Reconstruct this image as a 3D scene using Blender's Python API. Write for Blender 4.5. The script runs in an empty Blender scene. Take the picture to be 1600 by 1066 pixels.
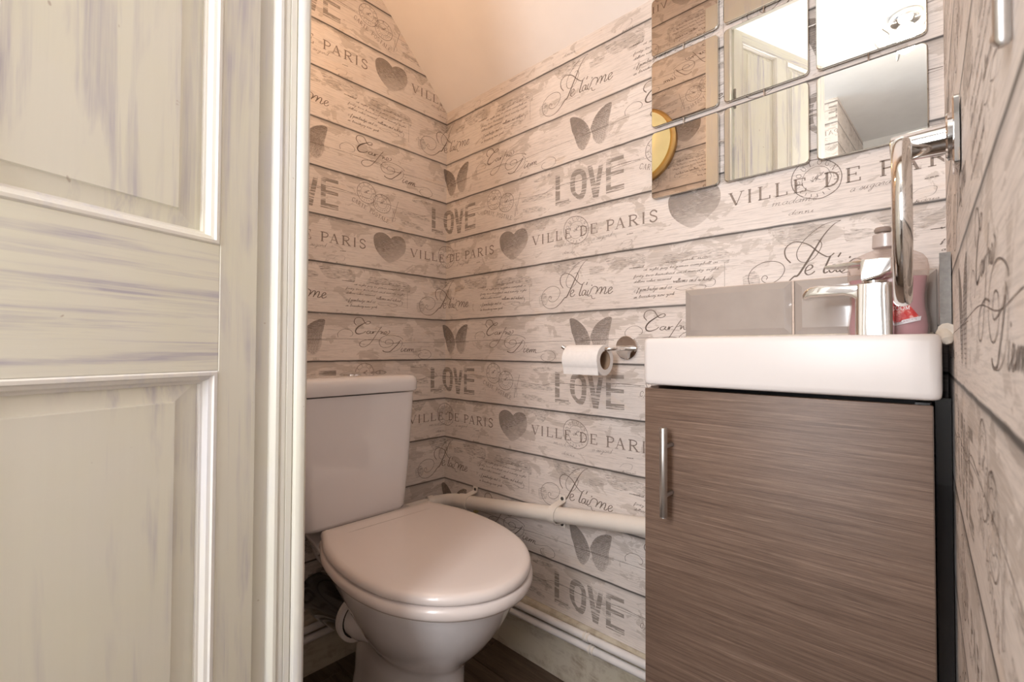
import bpy, bmesh, math, random, json
from mathutils import Matrix, Vector
random.seed(4)
sc = bpy.context.scene
C = sc.collection
PI = math.pi
# ------------------------------------------------------------------ camera
cam_d = bpy.data.cameras.new('camera')
cam = bpy.data.objects.new('camera', cam_d); C.objects.link(cam); sc.camera = cam
F_PX, PITCH, ROLL, YAW = 722.23, 0.019113, 0.004158, 0.755356
CAM = Vector((1.2373, -0.98547, 0.85135))
cam_d.sensor_width = 36; cam_d.lens = F_PX*36/1600; cam_d.clip_start = 0.004
fw = Vector((-math.sin(YAW)*math.cos(PITCH), math.cos(YAW)*math.cos(PITCH), math.sin(PITCH)))
rt = Vector((math.cos(YAW), math.sin(YAW), 0)); up = rt.cross(fw)
r2 = rt*math.cos(ROLL)+up*math.sin(ROLL); u2 = -rt*math.sin(ROLL)+up*math.cos(ROLL)
m = Matrix((r2, u2, -fw)).transposed().to_4x4(); m.translation = CAM
cam.matrix_world = m
cam_d.dof.use_dof = True; cam_d.dof.focus_distance = 0.95; cam_d.dof.aperture_fstop = 13
# ------------------------------------------------------------------ world, light, exposure
w = bpy.data.worlds.new('world'); sc.world = w; w.use_nodes = True
w.node_tree.nodes['Background'].inputs[0].default_value = (0.75, 0.85, 1, 1)
w.node_tree.nodes['Background'].inputs[1].default_value = 0.4
sc.view_settings.view_transform = 'Standard'; sc.view_settings.look = 'None'
sc.view_settings.gamma = 1; sc.view_settings.use_curve_mapping = False
sc.view_settings.exposure = .82
try:
    sc.cycles.use_denoising = True; sc.cycles.max_bounces = 10; sc.cycles.diffuse_bounces = 6
    sc.cycles.glossy_bounces = 5; sc.cycles.transparent_max_bounces = 24; sc.cycles.sample_clamp_indirect = 4
except Exception: pass
def lamp(name, kind, loc, target, energy, color, **kw):
    d = bpy.data.lights.new(name, kind); d.energy = energy; d.color = color
    for k, v in kw.items(): setattr(d, k, v)
    o = bpy.data.objects.new(name, d); C.objects.link(o); o.location = loc
    o.rotation_euler = (Vector(target)-Vector(loc)).to_track_quat('-Z', 'Y').to_euler(); return o
W_ADDED_DAY, W_FLASH, W_SPOT, W_WALL = 3.6, 9.5, 2.6, .40
# the photographer's flash bounced off the hall ceiling, behind the camera
lamp('bounce_flash', 'SPOT', (1.0, -1.50, 1.36), (0.85, -1.85, 2.43), W_FLASH, (1, .955, .91), spot_size=2.6, spot_blend=.9, shadow_soft_size=.05)
# soft fill light added behind the camera to brighten the closet
lamp('added_fill', 'AREA', (1.03, -1.75, 1.22), (-0.02, -0.15, 0.98), 13.0, (.965, .97, 1), shape='RECTANGLE', size=.42, size_y=.8)
# the bulb of the amber wall lamp
lamp('wall_lamp_bulb', 'POINT', (.341, -.655, 1.67), (0, 0, 0), 2.5, (1, .62, .36), shadow_soft_size=.03)
# the bulb of the hall ceiling light
lamp('ceiling_bulb', 'POINT', (1.110, -1.85, 2.285), (1.1, -1.7, 0), W_SPOT, (1, .88, .72), shadow_soft_size=.035)

# ------------------------------------------------------------------ materials
class NT:
    def __init__(s, name):
        s.m = bpy.data.materials.new(name); s.m.use_nodes = True
        s.n = s.m.node_tree.nodes; s.l = s.m.node_tree.links
        s.b = s.n['Principled BSDF']; s.out = s.n['Material Output']
    def node(s, t, **k):
        x = s.n.new(t)
        for a, b in k.items(): setattr(x, a, b)
        return x
    def set(s, sock, v):
        if isinstance(v, bpy.types.NodeSocket): s.l.new(v, sock)
        else: sock.default_value = v
    def math(s, op, a, b=0.0, clamp=False):
        x = s.node('ShaderNodeMath', operation=op, use_clamp=clamp)
        s.set(x.inputs[0], a); s.set(x.inputs[1], b); return x.outputs[0]
    def coords(s, kind, scale=(1, 1, 1), rot=(0, 0, 0)):
        tc = s.node('ShaderNodeTexCoord'); mp = s.node('ShaderNodeMapping')
        s.l.new(tc.outputs[kind], mp.inputs[0]); mp.inputs['Scale'].default_value = scale; mp.inputs['Rotation'].default_value = rot
        return mp.outputs[0]
    def noise(s, vec, scale=1, detail=3, rough=.6, dist=0):
        x = s.node('ShaderNodeTexNoise'); s.set(x.inputs['Vector'], vec); x.inputs['Scale'].default_value = scale
        x.inputs['Detail'].default_value = detail; x.inputs['Roughness'].default_value = rough; x.inputs['Distortion'].default_value = dist
        return x.outputs[0]
    def ramp(s, fac, stops, interp='LINEAR'):
        x = s.node('ShaderNodeValToRGB'); x.color_ramp.interpolation = interp
        e = x.color_ramp.elements
        while len(e) > 1: e.remove(e[-1])
        for i, (pos, c) in enumerate(stops):
            if not isinstance(c, tuple): c = (c, c, c)
            el = e[0] if i == 0 else e.new(pos)
            el.position = pos; el.color = (*c, 1)
        s.set(x.inputs[0], fac); return x.outputs[0]
    def mix(s, fac, a, b, mode='MIX'):
        x = s.node('ShaderNodeMix', data_type='RGBA', blend_type=mode)
        s.set(x.inputs[0], fac)
        for i, v in ((6, a), (7, b)):
            s.set(x.inputs[i], v if isinstance(v, bpy.types.NodeSocket) else (*v, 1))
        return x.outputs[2]
    def bump(s, h, strength=.2, dist=.001):
        x = s.node('ShaderNodeBump'); s.set(x.inputs['Height'], h)
        x.inputs['Strength'].default_value = strength; x.inputs['Distance'].default_value = dist
        s.l.new(x.outputs[0], s.b.inputs['Normal'])
    def fin(s, color=None, rough=.5, metal=0, coat=0, spec=.5):
        if color is not None: s.set(s.b.inputs['Base Color'], color if isinstance(color, bpy.types.NodeSocket) else (*color, 1))
        s.set(s.b.inputs['Roughness'], rough); s.b.inputs['Metallic'].default_value = metal
        s.b.inputs['Coat Weight'].default_value = coat; s.b.inputs['Specular IOR Level'].default_value = spec
        return s.m
def plain(name, color, rough=.5, metal=0, coat=0, var=.06, vs=40, spec=.5, bumpy=0):
    t = NT(name); n = t.noise(t.coords('Object'), vs, 4)
    a = tuple(c*(1-var) for c in color); b = tuple(min(1, c*(1+var)) for c in color)
    col = t.ramp(n, [(.3, a), (.7, b)])
    if bumpy: t.bump(n, bumpy, .001)
    return t.fin(col, rough, metal, coat, spec)

# wallpaper: printed boards.  UV = unrolled paper coordinates in metres
Z0 = 0.6887; REP = 0.53
BOUND = [0.0, 0.1304, 0.2625, 0.4014]          # board edges above Z0 within one repeat
def wallpaper():
    t = NT('wallpaper'); tc = t.node('ShaderNodeUVMap').outputs[0]
    sp = t.node('ShaderNodeSeparateXYZ'); t.l.new(tc, sp.inputs[0]); u, v = sp.outputs[0], sp.outputs[1]
    wob = t.math('MULTIPLY', t.math('SUBTRACT', t.noise(t.coords('UV', (3, .4, 1)), 6, 1), .5), .0022)
    q = t.math('DIVIDE', t.math('SUBTRACT', t.math('ADD', v, wob), Z0-REP*3), REP); q = t.math('FRACT', q)
    st = []
    for b in BOUND+[REP]:
        f = lambda d, c: st.append((min(max((b+d)/REP, 0), 1), c))
        if b > 0:
            f(-.013, 1.0); f(-.006, .80); f(-.0028, .56); f(-.0019, .07)
        f(-.0000, .10) if b < REP else f(0, .10)
        if b < REP: f(.0005, .45); f(.0012, 1.0)
    lines = t.ramp(q, st)
    def tex(sx, sy, **k):
        mp = t.node('ShaderNodeMapping'); t.l.new(tc, mp.inputs[0]); mp.inputs['Scale'].default_value = (sx, sy, 1)
        return t.noise(mp.outputs[0], 1, **k)
    base = t.ramp(tex(5, 9, detail=4), [(.3, (.745, .67, .625)), (.7, (.85, .785, .74))])
    grain = t.ramp(tex(16, 330, detail=3, rough=.7), [(.36, .80), (.5, .97), (.6, 1.0)])
    fine = t.ramp(tex(60, 900, detail=2), [(.35, .88), (.6, 1.0)])
    base = t.mix(1, base, grain, 'MULTIPLY'); base = t.mix(.7, base, fine, 'MULTIPLY')
    # worn grey patches with a hatched grain, gathered at the top of the boards
    top = []
    bs = BOUND+[REP]
    for a, b in zip(bs[:-1], bs[1:]):
        top += [(a/REP+.002, .30), ((a+(b-a)*.55)/REP, .34), ((b-.02)/REP, .62), (b/REP-.001, .70)]
    topf = t.ramp(q, top)
    pn = t.math('ADD', tex(13, 24, detail=6, rough=.62, dist=.6), t.math('MULTIPLY', topf, .27))
    pf = t.ramp(pn, [(.668, 0.0), (.682, 1.0)])
    hatch = t.ramp(tex(22, 620, detail=2), [(.4, .25), (.55, 1.0)])
    pf = t.math('MULTIPLY', pf, t.math('ADD', t.math('MULTIPLY', hatch, .55), .22))
    col = t.mix(pf, base, (.50, .44, .395))
    tan = t.ramp(tex(6, 15, detail=4, dist=.4), [(.60, 0.0), (.70, .35)])
    col = t.mix(tan, col, (.72, .585, .47))
    specks = t.ramp(tex(240, 300, detail=2), [(.74, 0.0), (.77, .7)])
    col = t.mix(specks, col, (.40, .34, .29))
    col = t.mix(1, col, lines, 'MULTIPLY')
    t.bump(tex(60, 500, detail=3), .12, .0005)
    return t.fin(col, .55, spec=.35)
PAPER = wallpaper()
def ink(name, color, lo, hi, a0, a1, sx=30, sy=30, fade=None):
    """printed ink: a thin layer whose coverage breaks up with noise"""
    t = NT(name); n = t.noise(t.coords('Object', (sx, 1, sy)), 1, 4, .65)
    f = t.ramp(n, [(lo, a0), (hi, a1)])
    if fade:      # the block of ink is printed denser towards one corner
        xyz = t.node('ShaderNodeSeparateXYZ'); t.l.new(t.coords('Object'), xyz.inputs[0])
        g = t.math('ADD', t.math('MULTIPLY', xyz.outputs[2], fade[1]), t.math('MULTIPLY', xyz.outputs[0], fade[0]))
        g = t.ramp(t.math('ADD', g, .5), [(0.0, fade[2]), (1.0, 1.0)])
        f = t.math('MULTIPLY', f, g)
    t.fin(color, .6, spec=.2)
    tr = t.node('ShaderNodeBsdfTransparent'); mx = t.node('ShaderNodeMixShader')
    t.l.new(f, mx.inputs[0]); t.l.new(tr.outputs[0], mx.inputs[1]); t.l.new(t.b.outputs[0], mx.inputs[2])
    t.l.new(mx.outputs[0], t.out.inputs[0]); return t.m
INK = ink('ink_script', (.19, .15, .125), .3, .5, .65, .95, 60, 60)
INKT = ink('ink_serif', (.29, .235, .20), .35, .52, .55, .92, 130, 160)
INKF = ink('ink_fine', (.23, .185, .16), .34, .52, .35, .92, 150, 150)
INKB = ink('ink_block', (.37, .325, .29), .43, .53, .06, .80, 9, 170)
INKM = ink('ink_motif', (.32, .275, .245), .34, .60, .45, .92, 70, 560, (-5.0, 10.0, .18))
INKP = ink('ink_patch', (.50, .45, .41), .44, .60, .04, .42, 60, 520)

def painted(name, c, c2, sx, sy, sz, amt=.75, rough=.38):
    t = NT(name)
    s1 = t.noise(t.coords('Object', (sx, sy, sz)), 1, 5, .65, .3)
    s2 = t.noise(t.coords('Object', (sx*.25, sy*.25, sz*1.2)), 1, 4, .6, 1.2)
    f = t.math('MULTIPLY', t.ramp(s1, [(.42, 0.0), (.62, 1.0)]), t.ramp(s2, [(.44, .04), (.60, 1.0)]))
    col = t.mix(t.math('MULTIPLY', f, amt), c, c2)
    s3 = t.noise(t.coords('Object'), 9, 3)
    col = t.mix(t.ramp(s3, [(.4, 0.0), (.7, .5)]), col, tuple(min(1, x*y) for x, y in zip(c, (1.0, 1.0, .90))))
    sp = t.ramp(t.noise(t.coords('Object'), 75, 2), [(.75, 0.0), (.78, .6)])
    col = t.mix(sp, col, (.45, .36, .28))
    t.bump(s1, .35, .0006)
    return t.fin(col, rough, spec=.45)
CREAM = (.87, .86, .755)
PV = painted('paint_upright', CREAM, (.50, .48, .56), 60, 60, 2.2, .9)
PH = painted('paint_level', CREAM, (.50, .48, .56), 5, 5, 90, .9)
PW = painted('paint_bead', (.88, .86, .80), (.72, .73, .80), 80, 80, 3, .6, .3)
PJ = painted('paint_jamb', (.77, .755, .685), (.62, .62, .68), 70, 70, 3, .6, .3)
SKIRT = painted('paint_skirting', (.60, .55, .455), (.33, .26, .19), 30, 30, 30, .75, .45)
PLASTER = plain('white_plaster', (.83, .835, .84), .8, var=.03, vs=6, bumpy=.1)
CEIL = plain('ceiling_paint', (.90, .86, .835), .8, var=.03, vs=5, bumpy=.1)
CERAMIC = plain('white_ceramic', (.83, .815, .835), .07, coat=.6, var=.015, vs=3)
CERAMIC_B = plain('white_ceramic_basin', (.76, .72, .70), .34, coat=.0, var=.015, vs=3)
SEATM = plain('seat_plastic', (.80, .735, .71), .22, coat=.2, var=.015, vs=3)
CHROME = plain('chrome', (.80, .79, .78), .05, 1, var=.02, vs=8)
STEEL = plain('brushed_steel', (.60, .585, .57), .32, 1, var=.05, vs=90)
PIPEM = plain('pipe_plastic', (.82, .765, .70), .3, coat=.15, var=.04, vs=12)
PIPEW = plain('pipe_white_paint', (.80, .775, .765), .35, var=.05, vs=20)
BLACK = plain('black_plastic', (.012, .012, .013), .14, coat=.5, var=.1)
DARK = plain('dark_gap', (.02, .019, .018), .4, var=.3)
MIRROR = plain('mirror_silver', (.93, .93, .91), .006, 1, var=.002, vs=2)
MEDGE = plain('mirror_edge', (.72, .74, .70), .15, 1, var=.02)
PAPERW = plain('tissue_paper', (.88, .855, .84), .95, var=.03, vs=120, bumpy=.35, spec=.1)
CARD = plain('roll_card', (.36, .25, .17), .9, var=.08, vs=60)
GROUT = plain('grout', (.62, .52, .45), .9, var=.1, vs=200)
TILE = plain('grey_tile_glaze', (.40, .355, .325), .09, coat=.6, var=.04, vs=18)
TEDGE = plain('tile_edge', (.30, .30, .30), .7, var=.15, vs=160)
CAULK = plain('silicone', (.66, .60, .52), .5, var=.1, vs=60)
SCREWM = plain('screw_dark', (.04, .035, .03), .5, var=.2)
BRASS = plain('brass', (.62, .42, .17), .3, 1, var=.05)
def wood_door():
    t = NT('vanity_woodgrain')
    a = t.noise(t.coords('Object', (4.5, 1, 260)), 1, 7, .82, .5); b = t.noise(t.coords('Object', (16, 1, 800)), 1, 4, .75)
    c = t.noise(t.coords('Object', (1.4, 1, 18)), 1, 3)
    col = t.ramp(a, [(.34, (.105, .067, .049)), (.46, (.158, .103, .075)), (.55, (.190, .128, .096)), (.68, (.285, .203, .155))])
    col = t.mix(.65, col, t.ramp(b, [(.38, .66), (.58, 1.15)]), 'MULTIPLY')
    col = t.mix(.6, col, t.ramp(c, [(.3, .85), (.7, 1.12)]), 'MULTIPLY')
    t.bump(b, .35, .0006); return t.fin(col, .42, spec=.4)
WOODV = wood_door()
def wood_floor():
    t = NT('floor_vinyl')
    a = t.noise(t.coords('Object', (4, 40, 1)), 1, 6, .7, .5); b = t.noise(t.coords('Object', (20, 260, 1)), 1, 3)
    col = t.ramp(a, [(.3, (.050, .032, .021)), (.5, (.105, .070, .047)), (.7, (.175, .125, .088))])
    col = t.mix(.6, col, t.ramp(b, [(.35, .6), (.6, 1.1)]), 'MULTIPLY')
    t.bump(b, .2, .0005); return t.fin(col, .42)
FLOORM = wood_floor()
def emit(name, color, strength, var=.15):
    t = NT(name); n = t.noise(t.coords('Object'), 12, 3)
    t.fin(tuple(c*.3 for c in color), .3); t.set(t.b.inputs['Emission Color'], t.ramp(n, [(.3, tuple(c*(1-var) for c in color)), (.7, color)]))
    t.b.inputs['Emission Strength'].default_value = strength; return t.m
GLOBE = emit('amber_glass_lit', (1, .74, .34), W_WALL)
BULB = emit('bulb_lit', (1, .86, .66), 40, .0)
ADDED_DAY = emit('added_daylight', (.86, .93, 1), W_ADDED_DAY, .02)  # glow of the light source added in the hall

# ------------------------------------------------------------------ mesh helpers
def meta(o, label=None, cat=None, group=None, kind=None):
    for k, v in (('label', label), ('category', cat), ('group', group), ('kind', kind)):
        if v: o[k] = v
    return o
def empty(name, loc=(0, 0, 0), label=None, cat=None, group=None, kind=None, rz=0):
    o = bpy.data.objects.new(name, None); C.objects.link(o); o.empty_display_size = .02
    o.location = loc; o.rotation_euler = (0, 0, rz); return meta(o, label, cat, group, kind)
def link(name, bm, mat, parent=None, smooth=True, angle=.6):
    me = bpy.data.meshes.new(name)
    bmesh.ops.recalc_face_normals(bm, faces=bm.faces)
    if smooth:
        for f in bm.faces: f.smooth = True
        for e in bm.edges:
            if len(e.link_faces) == 2 and e.calc_face_angle(0) > angle: e.smooth = False
    bm.to_mesh(me); bm.free()
    for x in (mat if isinstance(mat, (list, tuple)) else [mat]): me.materials.append(x)
    o = bpy.data.objects.new(name, me); C.objects.link(o)
    if parent: o.parent = parent
    return o
def rel(o, loc):   # mesh built in world coordinates under an Empty standing at loc
    o.matrix_parent_inverse = Matrix.Translation(-Vector(loc)); return o
def BM(): return bmesh.new()
def box(bm, a, b, bev=0, seg=2, M=None):
    r = bmesh.ops.create_cube(bm, size=1)
    v = r['verts']
    for x in v:
        x.co = Vector([(a[i]+b[i])/2+x.co[i]*(b[i]-a[i]) for i in range(3)])
    if bev:
        es = list({e for x in v for e in x.link_edges})
        g = bmesh.ops.bevel(bm, geom=es, offset=bev, segments=seg, affect='EDGES', profile=.5)
        v = list({q for f in g['faces'] for q in f.verts} | {q for q in v if q.is_valid})
    if M:
        for x in v: x.co = M @ x.co
    return bm
def loft(bm, rings, cap0=True, cap1=True, closed=True):
    vs = [[bm.verts.new(p) for p in r] for r in rings]
    n = len(rings[0])
    for a, b in zip(vs[:-1], vs[1:]):
        for i in range(n if closed else n-1):
            j = (i+1) % n
            bm.faces.new((a[i], a[j], b[j], b[i]))
    if cap0: bm.faces.new(vs[0])
    if cap1: bm.faces.new(vs[-1])
    return bm
def rr(cx, cy, hx, hy, r, z, n=6):
    r = min(r, hx*.999, hy*.999); o = []
    for sx, sy, a0 in ((1, 1, 0), (-1, 1, PI/2), (-1, -1, PI), (1, -1, 1.5*PI)):
        for k in range(n+1):
            a = a0+PI/2*k/n
            o.append((cx+sx*(hx-r)+r*math.cos(a), cy+sy*(hy-r)+r*math.sin(a), z))
    return o
def tube(bm, pts, r, n=14, cap=True, smoothpath=0):
    pts = [Vector(p) for p in pts]
    if smoothpath: pts = crom3(pts, smoothpath)
    rs = r if isinstance(r, (list, tuple)) else [r]*len(pts)
    if len(rs) != len(pts):
        rs = [rs[min(len(rs)-1, int(i*len(rs)/len(pts)))] for i in range(len(pts))]
    t0 = (pts[1]-pts[0]).normalized()
    nrm = t0.orthogonal().normalized(); rings = []
    for i, p in enumerate(pts):
        t = (pts[min(i+1, len(pts)-1)]-pts[max(i-1, 0)]).normalized()
        nrm = (nrm-t*nrm.dot(t)).normalized(); bn = t.cross(nrm)
        rings.append([p+(nrm*math.cos(2*PI*k/n)+bn*math.sin(2*PI*k/n))*rs[i] for k in range(n)])
    return loft(bm, rings, cap, cap)
def crom3(P, n):
    P = [P[0]*2-P[1]]+list(P)+[P[-1]*2-P[-2]]; out = []
    for i in range(1, len(P)-2):
        a, b, c, d = P[i-1:i+3]
        for k in range(n):
            t = k/n; out.append(.5*((2*b)+(c-a)*t+(2*a-5*b+4*c-d)*t*t+(3*b-a-3*c+d)*t**3))
    out.append(P[-2]); return out
def lathe(bm, prof, n=28, M=None):
    """prof: (radius, height) list, axis +z"""
    rings = [[Vector((max(r, 1e-5)*math.cos(2*PI*k/n), max(r, 1e-5)*math.sin(2*PI*k/n), h)) for k in range(n)] for r, h in prof]
    if M: rings = [[M @ v for v in r] for r in rings]
    return loft(bm, rings)
def axis(loc, d):
    return Matrix.Translation(loc) @ Vector(d).to_track_quat('Z', 'Y').to_matrix().to_4x4()
def quad_wall(name, pts, uvs, mat, parent=None, kind='structure'):
    me = bpy.data.meshes.new(name); me.from_pydata(pts, [], [tuple(range(len(pts)))])
    uv = me.uv_layers.new(name='UVMap')
    for i, q in enumerate(uvs): uv.data[i].uv = q
    me.materials.append(mat); o = bpy.data.objects.new(name, me); C.objects.link(o)
    if parent: o.parent = parent
    if kind: o['kind'] = kind
    return o
# ------------------------------------------------------------------ room shell
H_SLOPE, Z_CEIL, FY, OPEN_X, HEAD_Z = 1.655, 2.43, -0.755, 0.672, 2.055
NK = 0.025                                             # the right wall runs slightly outwards
NX = lambda y: 1.238-NK*y
quad_wall('wall_back', [(0, 0, 0), (1.238, 0, 0), (1.238, 0, 1.70), (0, 0, 1.70)], [(0, 0), (1.238, 0), (1.238, 1.70), (0, 1.70)], PAPER)
WB = bpy.data.objects['wall_back']
WL = quad_wall('wall_left', [(0, FY, 0), (0, 0, 0), (0, 0, H_SLOPE+.04), (0, FY, H_SLOPE-FY+.04)], [(FY, 0), (0, 0), (0, H_SLOPE+.04), (FY, H_SLOPE-FY+.04)], PAPER)
WR = quad_wall('wall_right', [(NX(0), 0, 0), (NX(-3.36), -3.36, 0), (NX(-3.36), -3.36, Z_CEIL), (NX(0), 0, Z_CEIL)],
               [(1.238, 0), (4.6, 0), (4.6, Z_CEIL), (1.238, Z_CEIL)], PAPER)
# partition with the doorway: papered inside, plastered towards the hall
def partition():
    bm = BM(); uvl = bm.loops.layers.uv.new('UVMap')
    yo = -0.80; xs = .64
    prof = [(0, 0), (xs, 0), (xs, HEAD_Z+.03), (NX(FY), HEAD_Z+.03), (NX(FY), Z_CEIL), (0, Z_CEIL)]
    fi = bm.faces.new([bm.verts.new((x, FY, z)) for x, z in prof]); fo = bm.faces.new([bm.verts.new((x, yo, z)) for x, z in prof[::-1]])
    a = list(fi.verts); b = list(fo.verts)[::-1]
    for i in range(6): bm.faces.new((a[i], b[i], b[(i+1) % 6], a[(i+1) % 6])).material_index = 1
    fo.material_index = 1
    for f in bm.faces:
        for l in f.loops: l[uvl].uv = (-.755-l.vert.co.x, l.vert.co.z)
    o = link('wall_front', bm, [PAPER, PLASTER], smooth=False); o['kind'] = 'structure'; return o
WF = partition()
def slab(name, a, b, mat, parent=None, kind='structure', bev=0):
    o = link(name, box(BM(), a, b, bev), mat, parent, smooth=bool(bev))
    if kind: o['kind'] = kind
    return o
# sloping ceiling of the closet (rises at 45 degrees from the back wall) and flat hall ceiling
bm = BM(); loft(bm, [[(-.02, .02, 1.64), (-.02, -.80, 2.455), (-.02, -.80, 2.52), (-.02, .02, 1.70)], [(1.30, .02, 1.645), (1.30, -.80, 2.455), (1.30, -.80, 2.52), (1.30, .02, 1.70)]])
meta(link('ceiling', bm, CEIL, smooth=False), kind='structure')
slab('hall_ceiling', (-.95, -3.42, Z_CEIL), (1.40, -.76, Z_CEIL+.05), PLASTER)
# floor boards run along the back wall
fl = empty('floor', (0, 0, 0), kind='structure')
sub = link('underlay', box(BM(), (-.95, -3.42, -.03), (1.40, .02, -.0072)), DARK, fl, smooth=False)
y = 0.02; k = 0; meshes = {}
while y > -3.42:
    x = -.95-(k*.47) % 1.2
    while x < 1.40:
        a, b = max(x, -.95), min(x+1.22, 1.40)
        if b-a > .05:
            o = link('plank', box(BM(), (0, 0, 0), (b-a-.0012, .1325, .007), .0012, 1), FLOORM, fl, smooth=False)
            o.location = (a, y-.134, -.007)
        x += 1.22
    y -= .134; k += 1
# hall
slab('hall_wall', (-.95, -3.36, 0), (-.90, -.80, Z_CEIL), PLASTER)
def papered(name, a, b):
    (x0, y0), (x1, y1) = a, b; L = math.dist(a, b)
    return quad_wall(name, [(x0, y0, 0), (x1, y1, 0), (x1, y1, Z_CEIL), (x0, y0, Z_CEIL)], [(.1, 0), (.1+L, 0), (.1+L, Z_CEIL), (.1, Z_CEIL)], PAPER)
HW = papered('hall_wall', (.757, -2.48), (-.90, -2.48))
HW2 = papered('hall_wall', (.79, -3.36), (.757, -2.48))
slab('hall_wall', (.757, -3.40, 0), (1.40, -3.36, Z_CEIL), PLASTER)
wn = empty('added_window_1', (-.90, -1.62, .9), kind='structure')  # added, unseen light source: glowing glass and frame made up for the hall
rel(link('pane', box(BM(), (-.899, -2.12, .95), (-.895, -1.12, 2.05)), ADDED_DAY, wn, smooth=False), wn.location)
for a, b in (((-.9, -2.18, .89), (-.86, -2.12, 2.11)), ((-.9, -1.12, .89), (-.86, -1.06, 2.11)), ((-.9, -2.18, 2.05), (-.86, -1.06, 2.11)), ((-.9, -2.18, .89), (-.84, -1.06, .95)), ((-.9, -1.64, .95), (-.87, -1.60, 2.05))):
    rel(link('added_window_frame', box(BM(), a, b, .004), PW, wn), wn.location)

# skirting boards
def skirting(name, a, b, side):
    """a, b plan points; side = inward normal"""
    d = (Vector(b)-Vector(a)); n = Vector(side)
    prof = [(0, 0), (.015, 0), (.015, .145), (.011, .156), (.004, .160), (0, .160)]
    bm = BM(); loft(bm, [[(p[0]+n.x*u, p[1]+n.y*u, z) for u, z in prof] for p in (a, b)])
    return meta(link(name, bm, SKIRT, smooth=False), kind='structure')
skirting('baseboard_back', (0, 0), (1.238, 0), (0, -1)); skirting('baseboard_left', (0, FY), (0, 0), (1, 0))
skirting('baseboard_front', (.62, FY), (0, FY), (0, 1))

# ------------------------------------------------------------------ doorway lining and door
def lining():
    # plan profile of the lining seen from the doorway: rebate, bead, flats and rounded nose
    P = [(.640, -.808), (.6715, -.808), (.6705, -.800), (.6705, -.7905), (.673, -.7885), (.6765, -.7868), (.6782, -.7845), (.6782, -.7815), (.6765, -.7795),
         (.6762, -.7735), (.6752, -.7732), (.6752, -.7725), (.6765, -.7722), (.6765, -.7660), (.6745, -.7656), (.6745, -.7648), (.6775, -.7640), (.6805, -.7625), (.6822, -.7600), (.6826, -.7570),
         (.6818, -.7535), (.6790, -.7505), (.6750, -.7490), (.640, -.7490)]
    return P
bm = BM(); P = lining(); loft(bm, [[(x, y, 0) for x, y in P], [(x, y, HEAD_Z) for x, y in P]])
meta(link('trim_1', bm, PJ, angle=.5), kind='structure')                 # left lining
bm = BM(); loft(bm, [[(.598, -.7545, z), (.64, -.7545, z), (.64, -.7475, z), (.600, -.7475, z), (.598, -.7495, z)] for z in (0, HEAD_Z+.06)])
meta(link('trim_2', bm, PJ, smooth=False), kind='structure')            # architrave inside, left
bm = BM(); loft(bm, [[(x, -.808, HEAD_Z-.025), (x, -.748, HEAD_Z-.025), (x, -.748, HEAD_Z+.06), (x, -.756, HEAD_Z+.06), (x, -.808, HEAD_Z+.03)] for x in (.64, 1.256)])
meta(link('trim_3', bm, PJ, smooth=False), kind='structure')            # head of the doorway
HX, HY = .680, -.807; DD = Vector((.361, -.932, 0)).normalized(); DN = Vector((.932, .361, 0)).normalized()
door = empty('door_1', (HX, HY, 0), kind='structure', rz=math.atan2(DD.y, DD.x))
# local door space: x along the leaf from the hinge, y = away from the face we see is negative ... face normal:
NS = 1 if (Matrix.Rotation(door.rotation_euler.z, 3, 'Z') @ Vector((0, 1, 0))).dot(DN) > 0 else -1
def dbox(name, x0, x1, z0, z1, t0, t1, mat, bev=.0006):
    a, b = sorted((NS*t0, NS*t1))
    return link(name, box(BM(), (x0, a, z0), (x1, b, z1), bev, 1), mat, door, smooth=False)
T = -.034; S = .043; W = .542
dbox('stile', 0, S, .01, 2.035, T, 0, PV); dbox('stile', W-S, W, .01, 2.035, T, 0, PV)
RZ = [(.01, .22), (.829, .957), (1.995, 2.035)]
for a, b in RZ: dbox('rail', S, W-S, a, b, T, -.0003, PH)
MU = (.242, .300)
for z0, z1 in ((.22, .829), (.957, 1.995)):
    dbox('muntin', MU[0], MU[1], z0, z1, T, -.0004, PV)
    for x0, x1 in ((S, MU[0]), (MU[1], W-S)):
        # raised and fielded panel
        bm = BM()
        for sgn, yb in ((1, -.0125), (-1, T+.0125)):
            ring = lambda i, yy: [(x0+i, yy*NS, z0+i*.77), (x1-i, yy*NS, z0+i*.77), (x1-i, yy*NS, z1-i*.77), (x0+i, yy*NS, z1-i*.77)]
            yf = yb+sgn*.0065; ye = yb+sgn*.0040
            loft(bm, [ring(0, yb), ring(.013, yb), ring(.0365, ye), ring(.0378, yf), ring(.040, yf)], cap0=False)
        link('panel', bm, PV, door, smooth=False)
        # bead around the panel
        prof = [(0, 0), (.0015, .0014), (.0045, .0014), (.0055, -.0008), (.0085, -.0020), (.0105, -.0075), (.0125, -.0080), (.0135, -.0155)]
        bm = BM(); loft(bm, [[(x0+i, (d-.0006)*NS, z0+i), (x1-i, (d-.0006)*NS, z0+i), (x1-i, (d-.0006)*NS, z1-i), (x0+i, (d-.0006)*NS, z1-i)] for i, d in prof], False, False)
        link('panel_bead', bm, PW, door, smooth=False)
for z in (1.77, .25):
    bm = BM(); tube(bm, [(-.003, NS*.004, z-.035), (-.003, NS*.004, z+.035)], .0045, 10); box(bm, (0, -.002, z-.033), (.0012, .004, z+.033))
    link('hinge', bm, plain('hinge_metal', (.32, .30, .27), .5, .8, var=.2), door)

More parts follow.
